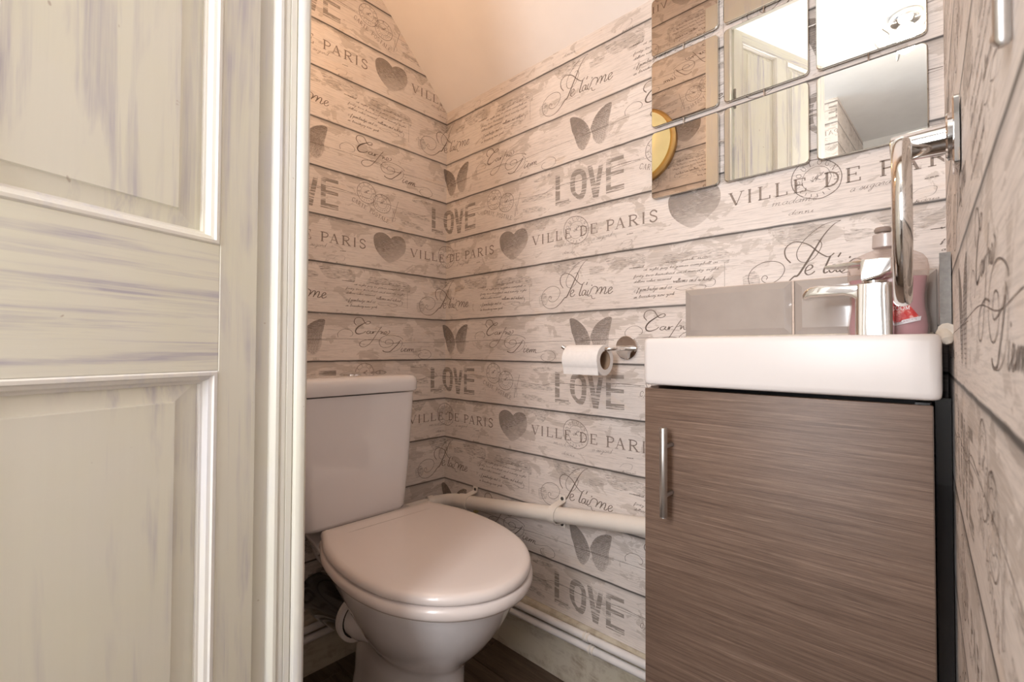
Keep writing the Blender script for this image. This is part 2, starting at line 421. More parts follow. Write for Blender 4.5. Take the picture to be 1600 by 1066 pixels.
# ------------------------------------------------------------------ print on the wallpaper
MOT = {
  'jetaime': [[[[0.5735, 1.0819], [0.5636, 1.0771], [0.5524, 1.0656], [0.5432, 1.0523], [0.5339, 1.036], [0.5221, 1.0156], [0.5076, 0.9923], [0.5002, 0.9896], [0.4863, 0.9762], [0.4702, 0.9659], [0.4537, 0.9636], [0.437, 0.9679], [0.4263, 0.9785], [0.4219, 0.9938], [0.4262, 1.0084], [0.4389, 1.0189], [0.4535, 1.0235], [0.468, 1.0228], [0.4802, 1.0169], [0.4854, 1.0068], [0.4823, 0.9958], [0.4742, 0.9867], [0.464, 0.9819], [0.4537, 0.9826], [0.4466, 0.9877], [0.4466, 0.9936], [0.4515, 0.9972], [0.4561, 0.9935], [0.4537, 0.9891]], 1.6, [0.3, 0.5, 0.7, 1, 1.2, 1.3, 1.2, 0.9, 0.7, 0.6, 0.45, 0.45, 0.45, 0.45, 0.45, 0.45, 0.45, 0.45, 0.45, 0.45, 0.45, 0.45, 0.45, 0.45, 0.45, 0.45, 0.45, 0.45, 0.45, 0.45, 0.45, 0.45, 0.45, 0.45, 0.45, 0.45, 0.45, 0.45, 0.45, 0.45]], [[[0.5735, 1.0819], [0.5625, 1.0821], [0.5457, 1.0777], [0.5295, 1.0668], [0.5152, 1.0526], [0.5059, 1.0358], [0.5066, 1.0232], [0.5125, 1.016], [0.5221, 1.0148], [0.5326, 1.0202], [0.5408, 1.0322], [0.5447, 1.0439], [0.5398, 1.0523], [0.5317, 1.0514]], 0.6, None], [[[0.4955, 1.0162], [0.4877, 1.0271], [0.4858, 1.0402], [0.4908, 1.0493], [0.5019, 1.0547], [0.5152, 1.0512], [0.527, 1.0439], [0.5396, 1.0302], [0.552, 1.0206], [0.5587, 1.0216], [0.5632, 1.0255]], 1.0, None], [[[0.573, 1.0249], [0.5686, 1.0176]], 1.2, None], [[[0.5197, 0.9983], [0.5255, 1.0003], [0.5301, 1.0037], [0.5293, 1.0078], [0.5247, 1.0082], [0.5205, 1.0039], [0.5186, 0.9961], [0.5224, 0.9911], [0.5286, 0.9922], [0.5339, 0.9965]], 1.1, None], [[[0.5575, 1.0209], [0.5519, 1.0075], [0.5475, 0.996], [0.549, 0.9916], [0.5538, 0.9934]], 1.4, None], [[[0.5681, 1.003], [0.5623, 1.005], [0.5571, 1.0008], [0.5556, 0.9942], [0.5594, 0.9914], [0.5649, 0.9965], [0.5685, 1.0029], [0.5656, 0.9946], [0.5678, 0.9914], [0.5722, 0.9941]], 1.1, None], [[[0.5758, 1.0039], [0.5714, 0.996], [0.5725, 0.991], [0.5776, 0.9936], [0.5812, 0.9988], [0.5848, 1.0061], [0.5919, 1.0116], [0.5997, 1.0099], [0.6025, 1.0046], [0.5972, 0.9921]], 1.1, None], [[[0.5866, 1.0166], [0.5848, 1.0137]], 1.3, None], [[[0.5725, 0.991], [0.5758, 0.9886], [0.5841, 0.9895], [0.5855, 0.9833], [0.5919, 0.9807], [0.5955, 0.9826]], 0.8, None], [[[0.6008, 0.9972], [0.6095, 1.007], [0.6147, 1.0074], [0.6137, 1.0006], [0.6095, 0.9911]], 1.2, None], [[[0.613, 0.9962], [0.6206, 1.006], [0.626, 1.0064], [0.625, 0.9996], [0.6216, 0.9919], [0.626, 0.991], [0.6308, 0.9947]], 1.2, None], [[[0.6328, 0.9954], [0.6386, 0.9979], [0.6442, 1.0024], [0.6416, 1.0056], [0.6369, 1.0036], [0.6328, 0.9969], [0.6349, 0.9905], [0.6402, 0.991], [0.6462, 0.9955]], 1.1, None]],
  'carpe': [[[[0.205, 0.92], [0.1979, 0.9289], [0.2013, 0.9392], [0.2113, 0.9433], [0.2226, 0.9411], [0.2286, 0.933], [0.2345, 0.9259], [0.2432, 0.9256], [0.2494, 0.9295], [0.247, 0.9333], [0.2393, 0.9322], [0.2262, 0.9252], [0.2115, 0.9164], [0.2031, 0.9062], [0.2041, 0.8982], [0.2131, 0.8953], [0.2264, 0.8988], [0.2346, 0.9045]], 1.0, None], [[[0.1504, 0.8844], [0.1492, 0.8951], [0.1591, 0.9048], [0.1736, 0.9087], [0.1864, 0.9056], [0.1941, 0.8977], [0.1916, 0.8901], [0.185, 0.8881]], 0.55, None], [[[0.2481, 0.9052], [0.2409, 0.9043], [0.2371, 0.8996], [0.2424, 0.8968], [0.2491, 0.9017], [0.251, 0.9051], [0.2482, 0.8994], [0.2539, 0.8973], [0.2586, 0.9049], [0.2577, 0.8972], [0.2615, 0.9032], [0.268, 0.905]], 1.0, None], [[[0.2866, 0.9192], [0.2788, 0.9094], [0.2695, 0.8963], [0.2578, 0.8797], [0.246, 0.8663], [0.2315, 0.8585], [0.2193, 0.8595], [0.2153, 0.8664], [0.2217, 0.8742], [0.2387, 0.8792], [0.2626, 0.881], [0.2859, 0.878]], 0.9, None], [[[0.2765, 0.9035], [0.2857, 0.9059], [0.2839, 0.8973], [0.2904, 0.9042], [0.2922, 0.8972], [0.2986, 0.8984], [0.305, 0.9022], [0.3004, 0.9056], [0.2963, 0.9007], [0.2995, 0.8957], [0.3077, 0.8978], [0.3144, 0.9036], [0.3121, 0.9086]], 0.9, None], [[[0.3614, 0.8817], [0.3571, 0.8866], [0.3397, 0.8923], [0.3176, 0.8947], [0.295, 0.8908], [0.2813, 0.8811], [0.279, 0.8694], [0.286, 0.8594], [0.2998, 0.8561], [0.3156, 0.8594], [0.3258, 0.8675], [0.3244, 0.8773], [0.3154, 0.8807], [0.3042, 0.8792], [0.2988, 0.872], [0.3052, 0.8673], [0.3222, 0.8685], [0.3398, 0.8717], [0.3537, 0.8786]], 0.7, None], [[[0.3502, 0.8754], [0.3398, 0.8642], [0.3267, 0.8529], [0.3156, 0.8447], [0.3044, 0.843], [0.2953, 0.8446], [0.2907, 0.8479]], 1.4, None], [[[0.3506, 0.8812], [0.3593, 0.8722], [0.3538, 0.8578], [0.3399, 0.8481], [0.3223, 0.8431], [0.3067, 0.8427]], 0.5, None], [[[0.3606, 0.8562], [0.3551, 0.8482], [0.3573, 0.844], [0.3632, 0.8472], [0.3692, 0.8489], [0.3742, 0.8521], [0.3708, 0.8543], [0.3666, 0.8498], [0.3683, 0.8441], [0.3759, 0.8473]], 1.0, None], [[[0.3657, 0.8632], [0.3649, 0.8613]], 1.2, None], [[[0.3801, 0.8524], [0.3768, 0.8441], [0.3834, 0.8524], [0.3868, 0.8518], [0.3835, 0.8442], [0.3901, 0.8524], [0.3942, 0.8518], [0.3918, 0.8442], [0.3975, 0.8524], [0.4008, 0.8512], [0.3984, 0.8443], [0.4041, 0.8437]], 1.0, None], [[[0.4041, 0.8437], [0.4195, 0.8454], [0.4315, 0.8485], [0.4472, 0.8507], [0.4626, 0.8456], [0.4695, 0.8367], [0.4665, 0.8276], [0.4531, 0.8213], [0.4355, 0.8209], [0.4236, 0.8253], [0.4195, 0.833], [0.4255, 0.8392], [0.4335, 0.8409]], 0.55, None]],
  'love': [[[0.4689, 0.7929], [0.484, 0.791], [0.4842, 0.7242], [0.5146, 0.7241], [0.5147, 0.7146], [0.4691, 0.7118]], [[0.5722, 0.7913], [0.5859, 0.7909], [0.5971, 0.7421], [0.6072, 0.7914], [0.6198, 0.7921], [0.6046, 0.7058], [0.589, 0.7065]], [[0.6268, 0.7914], [0.6759, 0.7921], [0.6759, 0.7829], [0.6402, 0.7823], [0.6398, 0.7583], [0.6759, 0.7585], [0.6758, 0.7489], [0.6403, 0.7484], [0.6417, 0.7214], [0.6753, 0.7229], [0.6778, 0.7081], [0.6268, 0.7083]]],
  'love_o': [[[0.5489, 0.7919], [0.5623, 0.7833], [0.569, 0.7676], [0.5694, 0.7489], [0.5686, 0.7343], [0.5646, 0.7204], [0.5558, 0.7103], [0.5468, 0.7104], [0.5354, 0.7195], [0.5228, 0.7338], [0.5183, 0.7501], [0.5187, 0.7671], [0.5227, 0.7833], [0.533, 0.792]], [[0.5478, 0.7778], [0.553, 0.7736], [0.5552, 0.7655], [0.5553, 0.7524], [0.5546, 0.7395], [0.5524, 0.7297], [0.549, 0.7258], [0.5445, 0.725], [0.5377, 0.7303], [0.5343, 0.7387], [0.5331, 0.7494], [0.5331, 0.7636], [0.5353, 0.7744], [0.5403, 0.7778]]],
  'crackL': [[0.4287, 0.7534], [0.4689, 0.7638], [0.5579, 0.7602], [0.6014, 0.7593], [0.6264, 0.7592], [0.6427, 0.77], [0.7287, 0.7696]],
  'crackL2': [[-0.0199, 0.7592], [0.1927, 0.7663], [0.3307, 0.7614], [0.425, 0.7549], [0.5105, 0.7636], [0.596, 0.7556], [0.66, 0.7715], [0.7194, 0.7682]],
  'crackC': [[0.0133, 0.8756], [0.1265, 0.879], [0.229, 0.88], [0.3222, 0.8705], [0.3908, 0.8735], [0.4471, 0.8745], [0.5571, 0.8755], [0.6485, 0.8759]],
  'bfl': [[0.5782, 0.8861], [0.5707, 0.9004], [0.5587, 0.9151], [0.5431, 0.9272], [0.5271, 0.9343], [0.5175, 0.9332], [0.5175, 0.9238], [0.5211, 0.909], [0.524, 0.8957], [0.529, 0.8863], [0.5329, 0.8751], [0.5375, 0.8611], [0.5439, 0.8478], [0.5531, 0.8386], [0.5604, 0.837], [0.5713, 0.8473], [0.5792, 0.8617], [0.582, 0.876]],
  'bfr': [[0.5802, 0.8855], [0.5875, 0.9014], [0.5974, 0.9152], [0.6121, 0.9258], [0.6297, 0.9328], [0.6407, 0.9323], [0.6429, 0.9273], [0.6407, 0.9137], [0.6376, 0.9001], [0.6328, 0.8879], [0.6338, 0.8858], [0.6344, 0.8672], [0.6287, 0.851], [0.6186, 0.8389], [0.6083, 0.837], [0.5962, 0.8463], [0.5891, 0.8574], [0.5863, 0.8699]],
  'heart': [[0.3139, 1.189], [0.3058, 1.1976], [0.2896, 1.2034], [0.2704, 1.2007], [0.258, 1.1888], [0.2581, 1.1688], [0.2652, 1.1498], [0.2791, 1.1339], [0.2928, 1.1238], [0.309, 1.1152], [0.33, 1.1226], [0.348, 1.1359], [0.3632, 1.1507], [0.3694, 1.1668], [0.3681, 1.1841], [0.3605, 1.1968], [0.3477, 1.2023], [0.3296, 1.2003], [0.3191, 1.194]],
  'pm': [[0.5388, 1.1999], [0.5553, 1.1933], [0.5689, 1.1804], [0.5748, 1.1658], [0.5743, 1.1524], [0.5689, 1.1398], [0.5554, 1.1306], [0.539, 1.1275], [0.5193, 1.134], [0.505, 1.1456], [0.4983, 1.1608], [0.4985, 1.1772], [0.5063, 1.1922], [0.5206, 1.2]],
  'pm2': [[0.2342, 0.8102], [0.2532, 0.803], [0.2629, 0.7807], [0.2561, 0.7596], [0.2373, 0.75], [0.2153, 0.7557], [0.2029, 0.7745], [0.2066, 0.796], [0.2205, 0.8079]],
  'pm3': [[0.2849, 0.7882], [0.3029, 0.7822], [0.3137, 0.7642], [0.3082, 0.7437], [0.2904, 0.7334], [0.2669, 0.7376], [0.2551, 0.7539], [0.2587, 0.7748], [0.2718, 0.7855]],
  'cpline': [[0.3404, 0.78], [0.3307, 0.7487], [0.3185, 0.7114]],
  'cptext': [[0.1861, 0.7465], [0.3069, 0.7032], [0.186, 0.7574]],
  'cpscrib': [[0.3183, 0.7535], [0.3309, 0.7214], [0.3185, 0.7169], [0.3258, 0.7539]],
  'text': {'new york nov': [[0.7814, 1.0467], [0.876, 1.0469], [0.7814, 1.05]], 'at sight pay to james campbell or': [[0.7261, 1.0356], [0.893, 1.0327], [0.7261, 1.0389]], 'forty two hundred and ninety eight': [[0.7016, 1.0222], [0.8953, 1.0194], [0.7016, 1.0256]], 'dollars value received': [[0.7016, 1.0092], [0.7924, 1.0088], [0.7016, 1.0126]], 'williams and richard': [[0.7965, 1.0009], [0.8795, 0.9979], [0.7965, 1.0062]], 'c f pembridge and co': [[0.7016, 0.9883], [0.7937, 0.9886], [0.7016, 0.9934]], 'in broadway new york': [[0.7015, 0.9727], [0.8006, 0.974], [0.7015, 0.9767]], 'vend': [[0.7, 1.0434], [0.7261, 1.0431], [0.7001, 1.0473]], 'madame': [[0.4634, 1.129], [0.538, 1.1261], [0.4634, 1.1359]], 'a sugard': [[0.5857, 1.1282], [0.6415, 1.1303], [0.5857, 1.1345]], 'denni': [[0.4912, 1.1061], [0.5321, 1.1049], [0.4912, 1.1112]], 'mmm': [[0.6834, 1.1261], [0.701, 1.1271], [0.6834, 1.1285]], 'paris': [[0.6703, 1.0915], [0.7006, 1.0921], [0.6704, 1.0944]]},
  'flour': [[0.8795, 1.0029], [0.8876, 0.9988], [0.8868, 0.9897], [0.8758, 0.9857], [0.8431, 0.9925], [0.806, 0.9894], [0.8074, 0.9853], [0.8248, 0.9833], [0.8507, 0.9905], [0.8659, 0.9904], [0.8684, 0.9846], [0.8533, 0.9801], [0.8353, 0.986]],
  'loop': [[0.6649, 1.1025], [0.6687, 1.1065], [0.676, 1.1121], [0.6868, 1.1144], [0.6956, 1.1135], [0.6982, 1.1093], [0.6938, 1.1008], [0.6813, 1.0976], [0.674, 1.0956], [0.6776, 1.0907], [0.6937, 1.09]],
  'patch': [[[0.6216, 1.0788], [0.6699, 1.0781], [0.7261, 1.076], [0.7291, 1.0478], [0.72, 1.0447], [0.7016, 1.0511], [0.6827, 1.0506], [0.6666, 1.0453], [0.6469, 1.0484], [0.6335, 1.0595]], [[0.5775, 1.0571], [0.6025, 1.0618], [0.6216, 1.0565], [0.6198, 1.0477], [0.6025, 1.0437], [0.5812, 1.043]], [[0.7786, 1.066], [0.9027, 1.0612], [0.9143, 1.03], [0.893, 1.0376], [0.8432, 1.0467], [0.7785, 1.0417], [0.7643, 1.0462]], [[0.4616, 1.0838], [0.5405, 1.0818], [0.5481, 1.0715], [0.5292, 1.0628], [0.5099, 1.0524], [0.4861, 1.0501], [0.4699, 1.0665]], [[0.4111, 0.9979], [0.4326, 1.0079], [0.4432, 0.9906], [0.4369, 0.9745], [0.4156, 0.9725]], [[0.3579, 1.2138], [0.4073, 1.2158], [0.4482, 1.2129], [0.4421, 1.1995], [0.4265, 1.1828], [0.4107, 1.1856], [0.3912, 1.2039], [0.358, 1.1922]], [[0.5304, 1.2143], [0.5848, 1.2167], [0.6209, 1.2167], [0.6209, 1.2079], [0.5742, 1.2065], [0.5416, 1.2063]], [[0.0957, 1.2154], [0.1437, 1.216], [0.1986, 1.2109], [0.1746, 1.2045], [0.1562, 1.2044], [0.1216, 1.209]], [[0.3928, 0.8015], [0.4557, 0.805], [0.4601, 0.7984], [0.4248, 0.792], [0.3929, 0.7944]], [[0.3455, 0.7549], [0.425, 0.7556], [0.4559, 0.7505], [0.4559, 0.7403], [0.4069, 0.7407], [0.3504, 0.7462]], [[0.3505, 0.7264], [0.407, 0.7232], [0.4385, 0.7083], [0.4071, 0.7075], [0.3554, 0.7159]], [[0.4858, 0.7155], [0.5188, 0.7148], [0.5147, 0.7079], [0.4817, 0.7051]]],
  'seam': [[0.9068, 1.0334], [0.9066, 0.9792]],
}
def crom2(P, n=4):
    if len(P) < 3: return P
    P = [(2*P[0][0]-P[1][0], 2*P[0][1]-P[1][1])]+[tuple(p) for p in P]+[(2*P[-1][0]-P[-2][0], 2*P[-1][1]-P[-2][1])]; out = []
    for i in range(1, len(P)-2):
        a, b, c, d = P[i-1:i+3]
        for k in range(n):
            t = k/n; out.append(tuple(.5*((2*b[j])+(c[j]-a[j])*t+(2*a[j]-5*b[j]+4*c[j]-d[j])*t*t+(3*b[j]-a[j]-3*c[j]+d[j])*t**3) for j in (0, 1)))
    out.append(P[-2]); return out
class Flat:
    """flat print: collects polygons in paper coordinates (u, z)"""
    def __init__(s): s.v = []; s.f = []
    def ribbon(s, pts, w, closed=False):
        if closed: pts = list(pts)+[pts[0]]
        ws = w if isinstance(w, (list, tuple)) else [w]*len(pts); base = len(s.v); n = len(pts)
        for i, p in enumerate(pts):
            a = pts[i-1] if i else (pts[-2] if closed else p); b = pts[i+1] if i < n-1 else (pts[1] if closed else p)
            dx, dy = b[0]-a[0], b[1]-a[1]; L = math.hypot(dx, dy) or 1; h = ws[min(i, len(ws)-1)]/2
            s.v += [(p[0]-dy/L*h, p[1]+dx/L*h), (p[0]+dy/L*h, p[1]-dx/L*h)]
        for i in range(n-1): s.f.append((base+2*i, base+2*i+1, base+2*i+3, base+2*i+2))
    def pen(s, pts, w, angle=.9, contrast=.65, n=4):
        """smoothed stroke whose width follows a slanted nib"""
        q = crom2(pts, n); ws = []
        for i in range(len(q)):
            a = q[max(i-1, 0)]; b = q[min(i+1, len(q)-1)]; th = math.atan2(b[1]-a[1], b[0]-a[0])
            ws.append(w*(1-contrast+contrast*abs(math.sin(th-.2))**1.5*(1 if math.sin(th-.35) else 1)))
        s.ribbon(q, ws)
    def poly(s, pts): b = len(s.v); s.v += [tuple(p) for p in pts]; s.f.append(tuple(range(b, b+len(pts))))
    def ring(s, pts, w, n=4):
        q = crom2(list(pts)+[pts[0]], n)[:-1]; s.ribbon(q, w, True)
SER = {'V': [[(0, 1), (.5, 0), 1], [(1, 1), (.5, 0), .4], 's0 1', 's1 1'], 'I': [[(.5, 1), (.5, 0), 1], 's.5 1', 's.5 0'],
 'L': [[(.22, 1), (.22, 0), 1], [(.05, .03), (.98, .03), .4], [(.98, 0), (.98, .25), .5], 's.22 1'],
 'E': [[(.22, 1), (.22, 0), 1], [(.05, .03), (.98, .03), .4], [(.98, 0), (.98, .24), .5], [(.05, .97), (.92, .97), .4], [(.92, 1), (.92, .78), .5], [(.22, .52), (.72, .52), .4], [(.72, .62), (.72, .42), .4]],
 'D': [[(.22, 1), (.22, 0), 1], [(.05, .03), (.5, .03), (.85, .2), (.97, .5), (.85, .8), (.5, .97), (.05, .97), .7]],
 'P': [[(.25, 1), (.25, 0), 1], [(.05, .97), (.6, .97), (.92, .86), (.95, .7), (.8, .52), (.5, .47), (.25, .47), .65], 's.25 0'],
 'A': [[(.5, 1), (.08, 0), .4], [(.5, 1), (.92, 0), 1], [(.22, .33), (.74, .33), .4], 's.08 0', 's.92 0'],
 'R': [[(.22, 1), (.22, 0), 1], [(.05, .97), (.55, .97), (.82, .86), (.84, .7), (.7, .55), (.45, .5), (.22, .5), .65], [(.48, .5), (.95, 0), .9], 's.22 0', 's.95 0'],
 'S': [[(.88, .74), (.88, .92), .5], [(.86, .82), (.7, .97), (.4, 1), (.15, .85), (.18, .66), (.5, .52), (.82, .38), (.88, .18), (.65, .02), (.35, 0), (.1, .15), .8], [(.1, .05), (.1, .28), .5]],
 'C': [[(.92, .72), (.92, .95), .5], [(.92, .82), (.7, .98), (.4, .98), (.12, .75), (.08, .45), (.2, .12), (.5, 0), (.78, .06), (.95, .25), .75]],
 'T': [[(.5, 1), (.5, 0), 1], [(.05, .97), (.95, .97), .4], [(.05, 1), (.05, .78), .4], [(.95, 1), (.95, .78), .4], 's.5 0'],
 'O': [[(.5, 1), (.18, .85), (.05, .5), (.18, .15), (.5, 0), (.82, .15), (.95, .5), (.82, .85), (.5, 1), .75]],
 'U': [[(.15, 1), (.15, .3), (.35, .02), (.65, .02), (.85, .3), (.85, 1), .7], 's.15 1', 's.85 1'],
 'G': [[(.92, .75), (.7, .98), (.4, .98), (.12, .75), (.08, .45), (.2, .12), (.5, 0), (.8, .05), (.88, .4), .75], [(.6, .42), (.98, .42), .4]],
 'N': [[(.15, 1), (.15, 0), .5], [(.15, 1), (.85, 0), 1], [(.85, 1), (.85, 0), .5], 's.15 0', 's.85 1'],
 'B': [[(.22, 1), (.22, 0), 1], [(.05, .97), (.55, .97), (.82, .8), (.55, .54), (.25, .53), .6], [(.5, .53), (.9, .3), (.7, .05), (.05, .03), .6]],
 'M': [[(.12, 1), (.1, 0), .5], [(.12, 1), (.5, .1), .9], [(.5, .1), (.88, 1), .5], [(.88, 1), (.9, 0), .9], 's.1 0', 's.9 0'],
 'H': [[(.15, 1), (.15, 0), 1], [(.85, 1), (.85, 0), 1], [(.15, .5), (.85, .5), .5]]}
def cap(fl, ch, x0, z0, w, h, sw, ang=0, serif=True):
    ca, sa = math.cos(ang), math.sin(ang); X = lambda x, y: (x0+x*w*ca-y*h*sa, z0+x*w*sa+y*h*ca)
    for st in SER.get(ch, []):
        if isinstance(st, str):
            if serif: a, b = map(float, st[1:].split()); fl.ribbon([X(a-.19, b), X(a+.19, b)], sw*.36)
        else:
            q = [X(*p) for p in st[:-1]]; k = st[-1] if serif else .75
            if len(q) > 3: q = crom2(q, 3)
            fl.ribbon(q, sw*k)
GL = {'a': (.95, [(.8, .85), (.5, 1), (.15, .65), (.15, .2), (.4, 0), (.7, .4), (.8, .9), (.72, .2), (.95, .1)]), 'b': (.9, [(0, .2), (.4, 1.2), (.45, 2), (.25, 1.9), (.2, .4), (.4, 0), (.7, .3), (.7, .8), (.45, .9)]),
 'c': (.8, [(.75, .85), (.45, 1), (.15, .6), (.2, .15), (.5, 0), (.8, .3)]), 'd': (1, [(.8, .85), (.5, 1), (.15, .6), (.2, .1), (.45, 0), (.8, .8), (.95, 2), (.82, .6), (.85, .1), (1, .1)]),
 'e': (.75, [(.1, .35), (.55, .65), (.6, .95), (.35, 1), (.12, .5), (.25, .05), (.5, 0), (.8, .3)]), 'f': (.6, [(0, .3), (.4, 1.2), (.5, 2), (.3, 1.8), (.2, .2), (.1, -1), (.3, -.9), (.35, .1), (.6, .3)]),
 'g': (.95, [(.8, .85), (.5, 1), (.15, .6), (.3, .1), (.7, .5), (.8, .9), (.6, -.6), (.3, -1), (.2, -.6), (.9, .3)]), 'h': (.95, [(0, .3), (.4, 1.4), (.35, 2), (.2, 1.6), (.15, 0), (.3, .6), (.6, 1), (.65, .2), (.9, .1)]),
 'i': (.5, [(0, .2), (.3, 1), (.2, .2), (.3, 0), (.5, .2)]), 'j': (.5, [(.1, .3), (.4, 1), (.2, -.7), (-.1, -1), (0, -.5), (.5, .3)]), 'k': (.9, [(.1, .2), (.4, 2), (.2, 1.5), (.15, 0), (.3, .6), (.6, 1), (.35, .55), (.6, .05), (.9, .15)]),
 'l': (.5, [(0, .2), (.4, 1.5), (.35, 2.1), (.2, 1.6), (.15, .3), (.3, 0), (.5, .2)]), 'm': (1.5, [(0, .6), (.2, 1), (.15, 0), (.35, .8), (.6, 1), (.6, 0), (.8, .8), (1.05, 1), (1.05, .2), (1.2, 0), (1.5, .2)]),
 'n': (1.05, [(0, .6), (.2, 1), (.15, 0), (.35, .8), (.6, 1), (.62, .2), (.75, 0), (1.05, .2)]), 'o': (.85, [(.5, 1), (.15, .7), (.15, .2), (.45, 0), (.7, .4), (.6, .9), (.5, 1), (.85, .8)]),
 'p': (.9, [(0, .3), (.35, 1.1), (.1, -1.1), (.25, .4), (.6, 1), (.7, .5), (.5, 0), (.9, .2)]), 'r': (.7, [(0, .3), (.25, 1.05), (.5, .9), (.4, .2), (.7, .2)]), 's': (.65, [(0, .2), (.4, 1.05), (.5, .3), (.2, 0), (.65, .2)]),
 't': (.6, [(0, .3), (.35, 1.7), (.2, .4), (.3, 0), (.6, .2)]), 'u': (1.0, [(0, .4), (.2, 1), (.15, .2), (.4, 0), (.7, 1), (.65, .1), (1, .2)]), 'v': (.85, [(0, .6), (.2, 1), (.35, 0), (.7, .8), (.85, .8)]),
 'w': (1.25, [(0, .6), (.15, 1), (.3, 0), (.6, .9), (.75, 0), (1.1, .9), (1.25, .8)]), 'x': (.8, [(0, .9), (.7, 0)]), 'y': (.9, [(0, .5), (.2, 1), (.3, .2), (.7, .9), (.5, -.7), (.2, -1), (.3, -.5), (.9, .3)]), ' ': (.7, [])}
def cursive(fl, text, spec, w, big=False):
    (xa, za), (xb, zb), (xh, zh) = spec; h = zh-za; L = math.hypot(xb-xa, zb-za); ux, uz = (xb-xa)/L, (zb-za)/L
    tot = sum(GL[c][0] for c in text); k = L/tot; x = 0
    for c in text:
        gw, pts = GL[c]
        q = []
        for px, py in pts:
            X = (x+px)*k+.45*py*h*.9; Y = py*h*.88; q.append((xa+ux*X-uz*Y, za+uz*X+ux*Y))
        if q: fl.pen(q, w, n=2)
        x += gw
MOTIFS = []   # (name, flat, ink, depth)
def motif(name, fl, mat, depth=.0002):
    us = [p[0] for p in fl.v]; zs = [p[1] for p in fl.v]; c = ((min(us)+max(us))/2, (min(zs)+max(zs))/2)
    bm = BM(); vs = [bm.verts.new((u-c[0], 0, z-c[1])) for u, z in fl.v]
    for f in fl.f:
        try: bm.faces.new([vs[i] for i in f])
        except ValueError: pass
    me = bpy.data.meshes.new(name)
    bmesh.ops.triangulate(bm, faces=[f for f in bm.faces if len(f.verts) > 4], ngon_method='EAR_CLIP'); bm.to_mesh(me); bm.free(); me.materials.append(mat)
    MOTIFS.append((name, me, c, (min(us), max(us), min(zs), max(zs)), depth))
f = Flat()
for ch, a, b in (('V', .389, .411), ('I', .4175, .4325), ('L', .4395, .4615), ('L', .4695, .4905), ('E', .500, .521), ('D', .5485, .5705), ('E', .580, .6015), ('P', .6265, .6490), ('A', .654, .6775), ('R', .687, .713), ('I', .7195, .7345), ('S', .7415, .762)):
    cap(f, ch, a, 1.1456, b-a, .0258, .0040)
motif('printed_serif_lettering', f, INKT, .0003)
def bean(key, mat, name, fine):
    f = Flat(); q = crom2(MOT[key]+[MOT[key][0]], 3)[:-1]; f.poly(q); motif(name, f, mat); return q
bean('heart', INKM, 'printed_heart', 0)
f = Flat(); f.poly(crom2(MOT['bfl']+[MOT['bfl'][0]], 3)[:-1]); f.poly(crom2(MOT['bfr']+[MOT['bfr'][0]], 3)[:-1]); motif('printed_butterfly', f, INKM)
# handwriting lines across the butterfly wings
f = Flat(); rnd = random.Random(2); z = .823+.115
def inside(pt, poly):
    c = False; n = len(poly)
    for i in range(n):
        a, b = poly[i], poly[i-1]
        if (a[1] > pt[1]) != (b[1] > pt[1]) and pt[0] < (b[0]-a[0])*(pt[1]-a[1])/(b[1]-a[1])+a[0]: c = not c
    return c
while z > .83:
    for wing in ('bfl', 'bfr'):
        run = [x for x in [.50+i*.0016 for i in range(90)] if inside((x, z), MOT[wing])]
        x = run[0]+.001 if run else 0
        while run and x < run[-1]-.006:
            L = rnd.uniform(.003, .009); L = min(L, run[-1]-x); n = int(L/.0008)+2
            f.ribbon([(x+L*i/n, z+.0007*math.sin(i*2.1+x*900)) for i in range(n+1)], .0009); x += L+.0018
    z -= .0042
motif('printed_handwriting', f, INKF, .0003)
f = Flat()
for q in MOT['love'][:2]: f.poly(q)
for q in ((.6268, .7083, .6403, .7916), (.6403, .7826, .6760, .7920), (.6403, .7487, .6760, .7584), (.6403, .7083, .6770, .7222)):
    f.poly([(q[0], q[1]), (q[2], q[1]), (q[2], q[3]), (q[0], q[3])])
a, b = MOT['love_o']; qa = crom2(a+[a[0]], 3)[:-1]; qb = crom2(b+[b[0]], 3)[:-1]
n = 48; ca = (sum(p[0] for p in qb)/len(qb), sum(p[1] for p in qb)/len(qb))
def polar(poly, th):
    best = 0
    for i in range(len(poly)):
        p, q = poly[i-1], poly[i]; d = (math.cos(th), math.sin(th)); e = (q[0]-p[0], q[1]-p[1]); den = d[0]*e[1]-d[1]*e[0]
        if abs(den) < 1e-12: continue
        t = ((p[0]-ca[0])*e[1]-(p[1]-ca[1])*e[0])/den; s_ = ((p[0]-ca[0])*d[1]-(p[1]-ca[1])*d[0])/den
        if t > 0 and -1e-6 <= s_ <= 1+1e-6: best = max(best, t)
    return (ca[0]+math.cos(th)*best, ca[1]+math.sin(th)*best)
base = len(f.v)
for i in range(n): f.v += [polar(qa, 2*PI*i/n), polar(qb, 2*PI*i/n)]
for i in range(n): j = (i+1) % n; f.f.append((base+2*i, base+2*j, base+2*j+1, base+2*i+1))
motif('printed_block_lettering', f, INKB)
f = Flat()
for q, wd, ws in MOT['jetaime']:
    if ws: qq = crom2(q, 4); f.ribbon(qq, [ws[min(len(ws)-1, i//4)]*.0026 for i in range(len(qq))])
    else: f.pen(q, wd*.0023, contrast=.40)
motif('printed_script_lettering', f, INK, .0003)
f = Flat()
for q, wd, ws in MOT['carpe']: f.pen(q, wd*.0023, contrast=.42)
f.ribbon(crom2(MOT['carpe'][0][0][10:17], 4), [.0012+.0022*math.sin(PI*min(i, 24)/24) for i in range(25)])
motif('printed_script_lettering', f, INK, .0003)
f = Flat()
for k in ('new york nov', 'at sight pay to james campbell or', 'forty two hundred and ninety eight', 'dollars value received', 'williams and richard', 'c f pembridge and co', 'in broadway new york', 'vend'):
    cursive(f, k, MOT['text'][k], .00115)
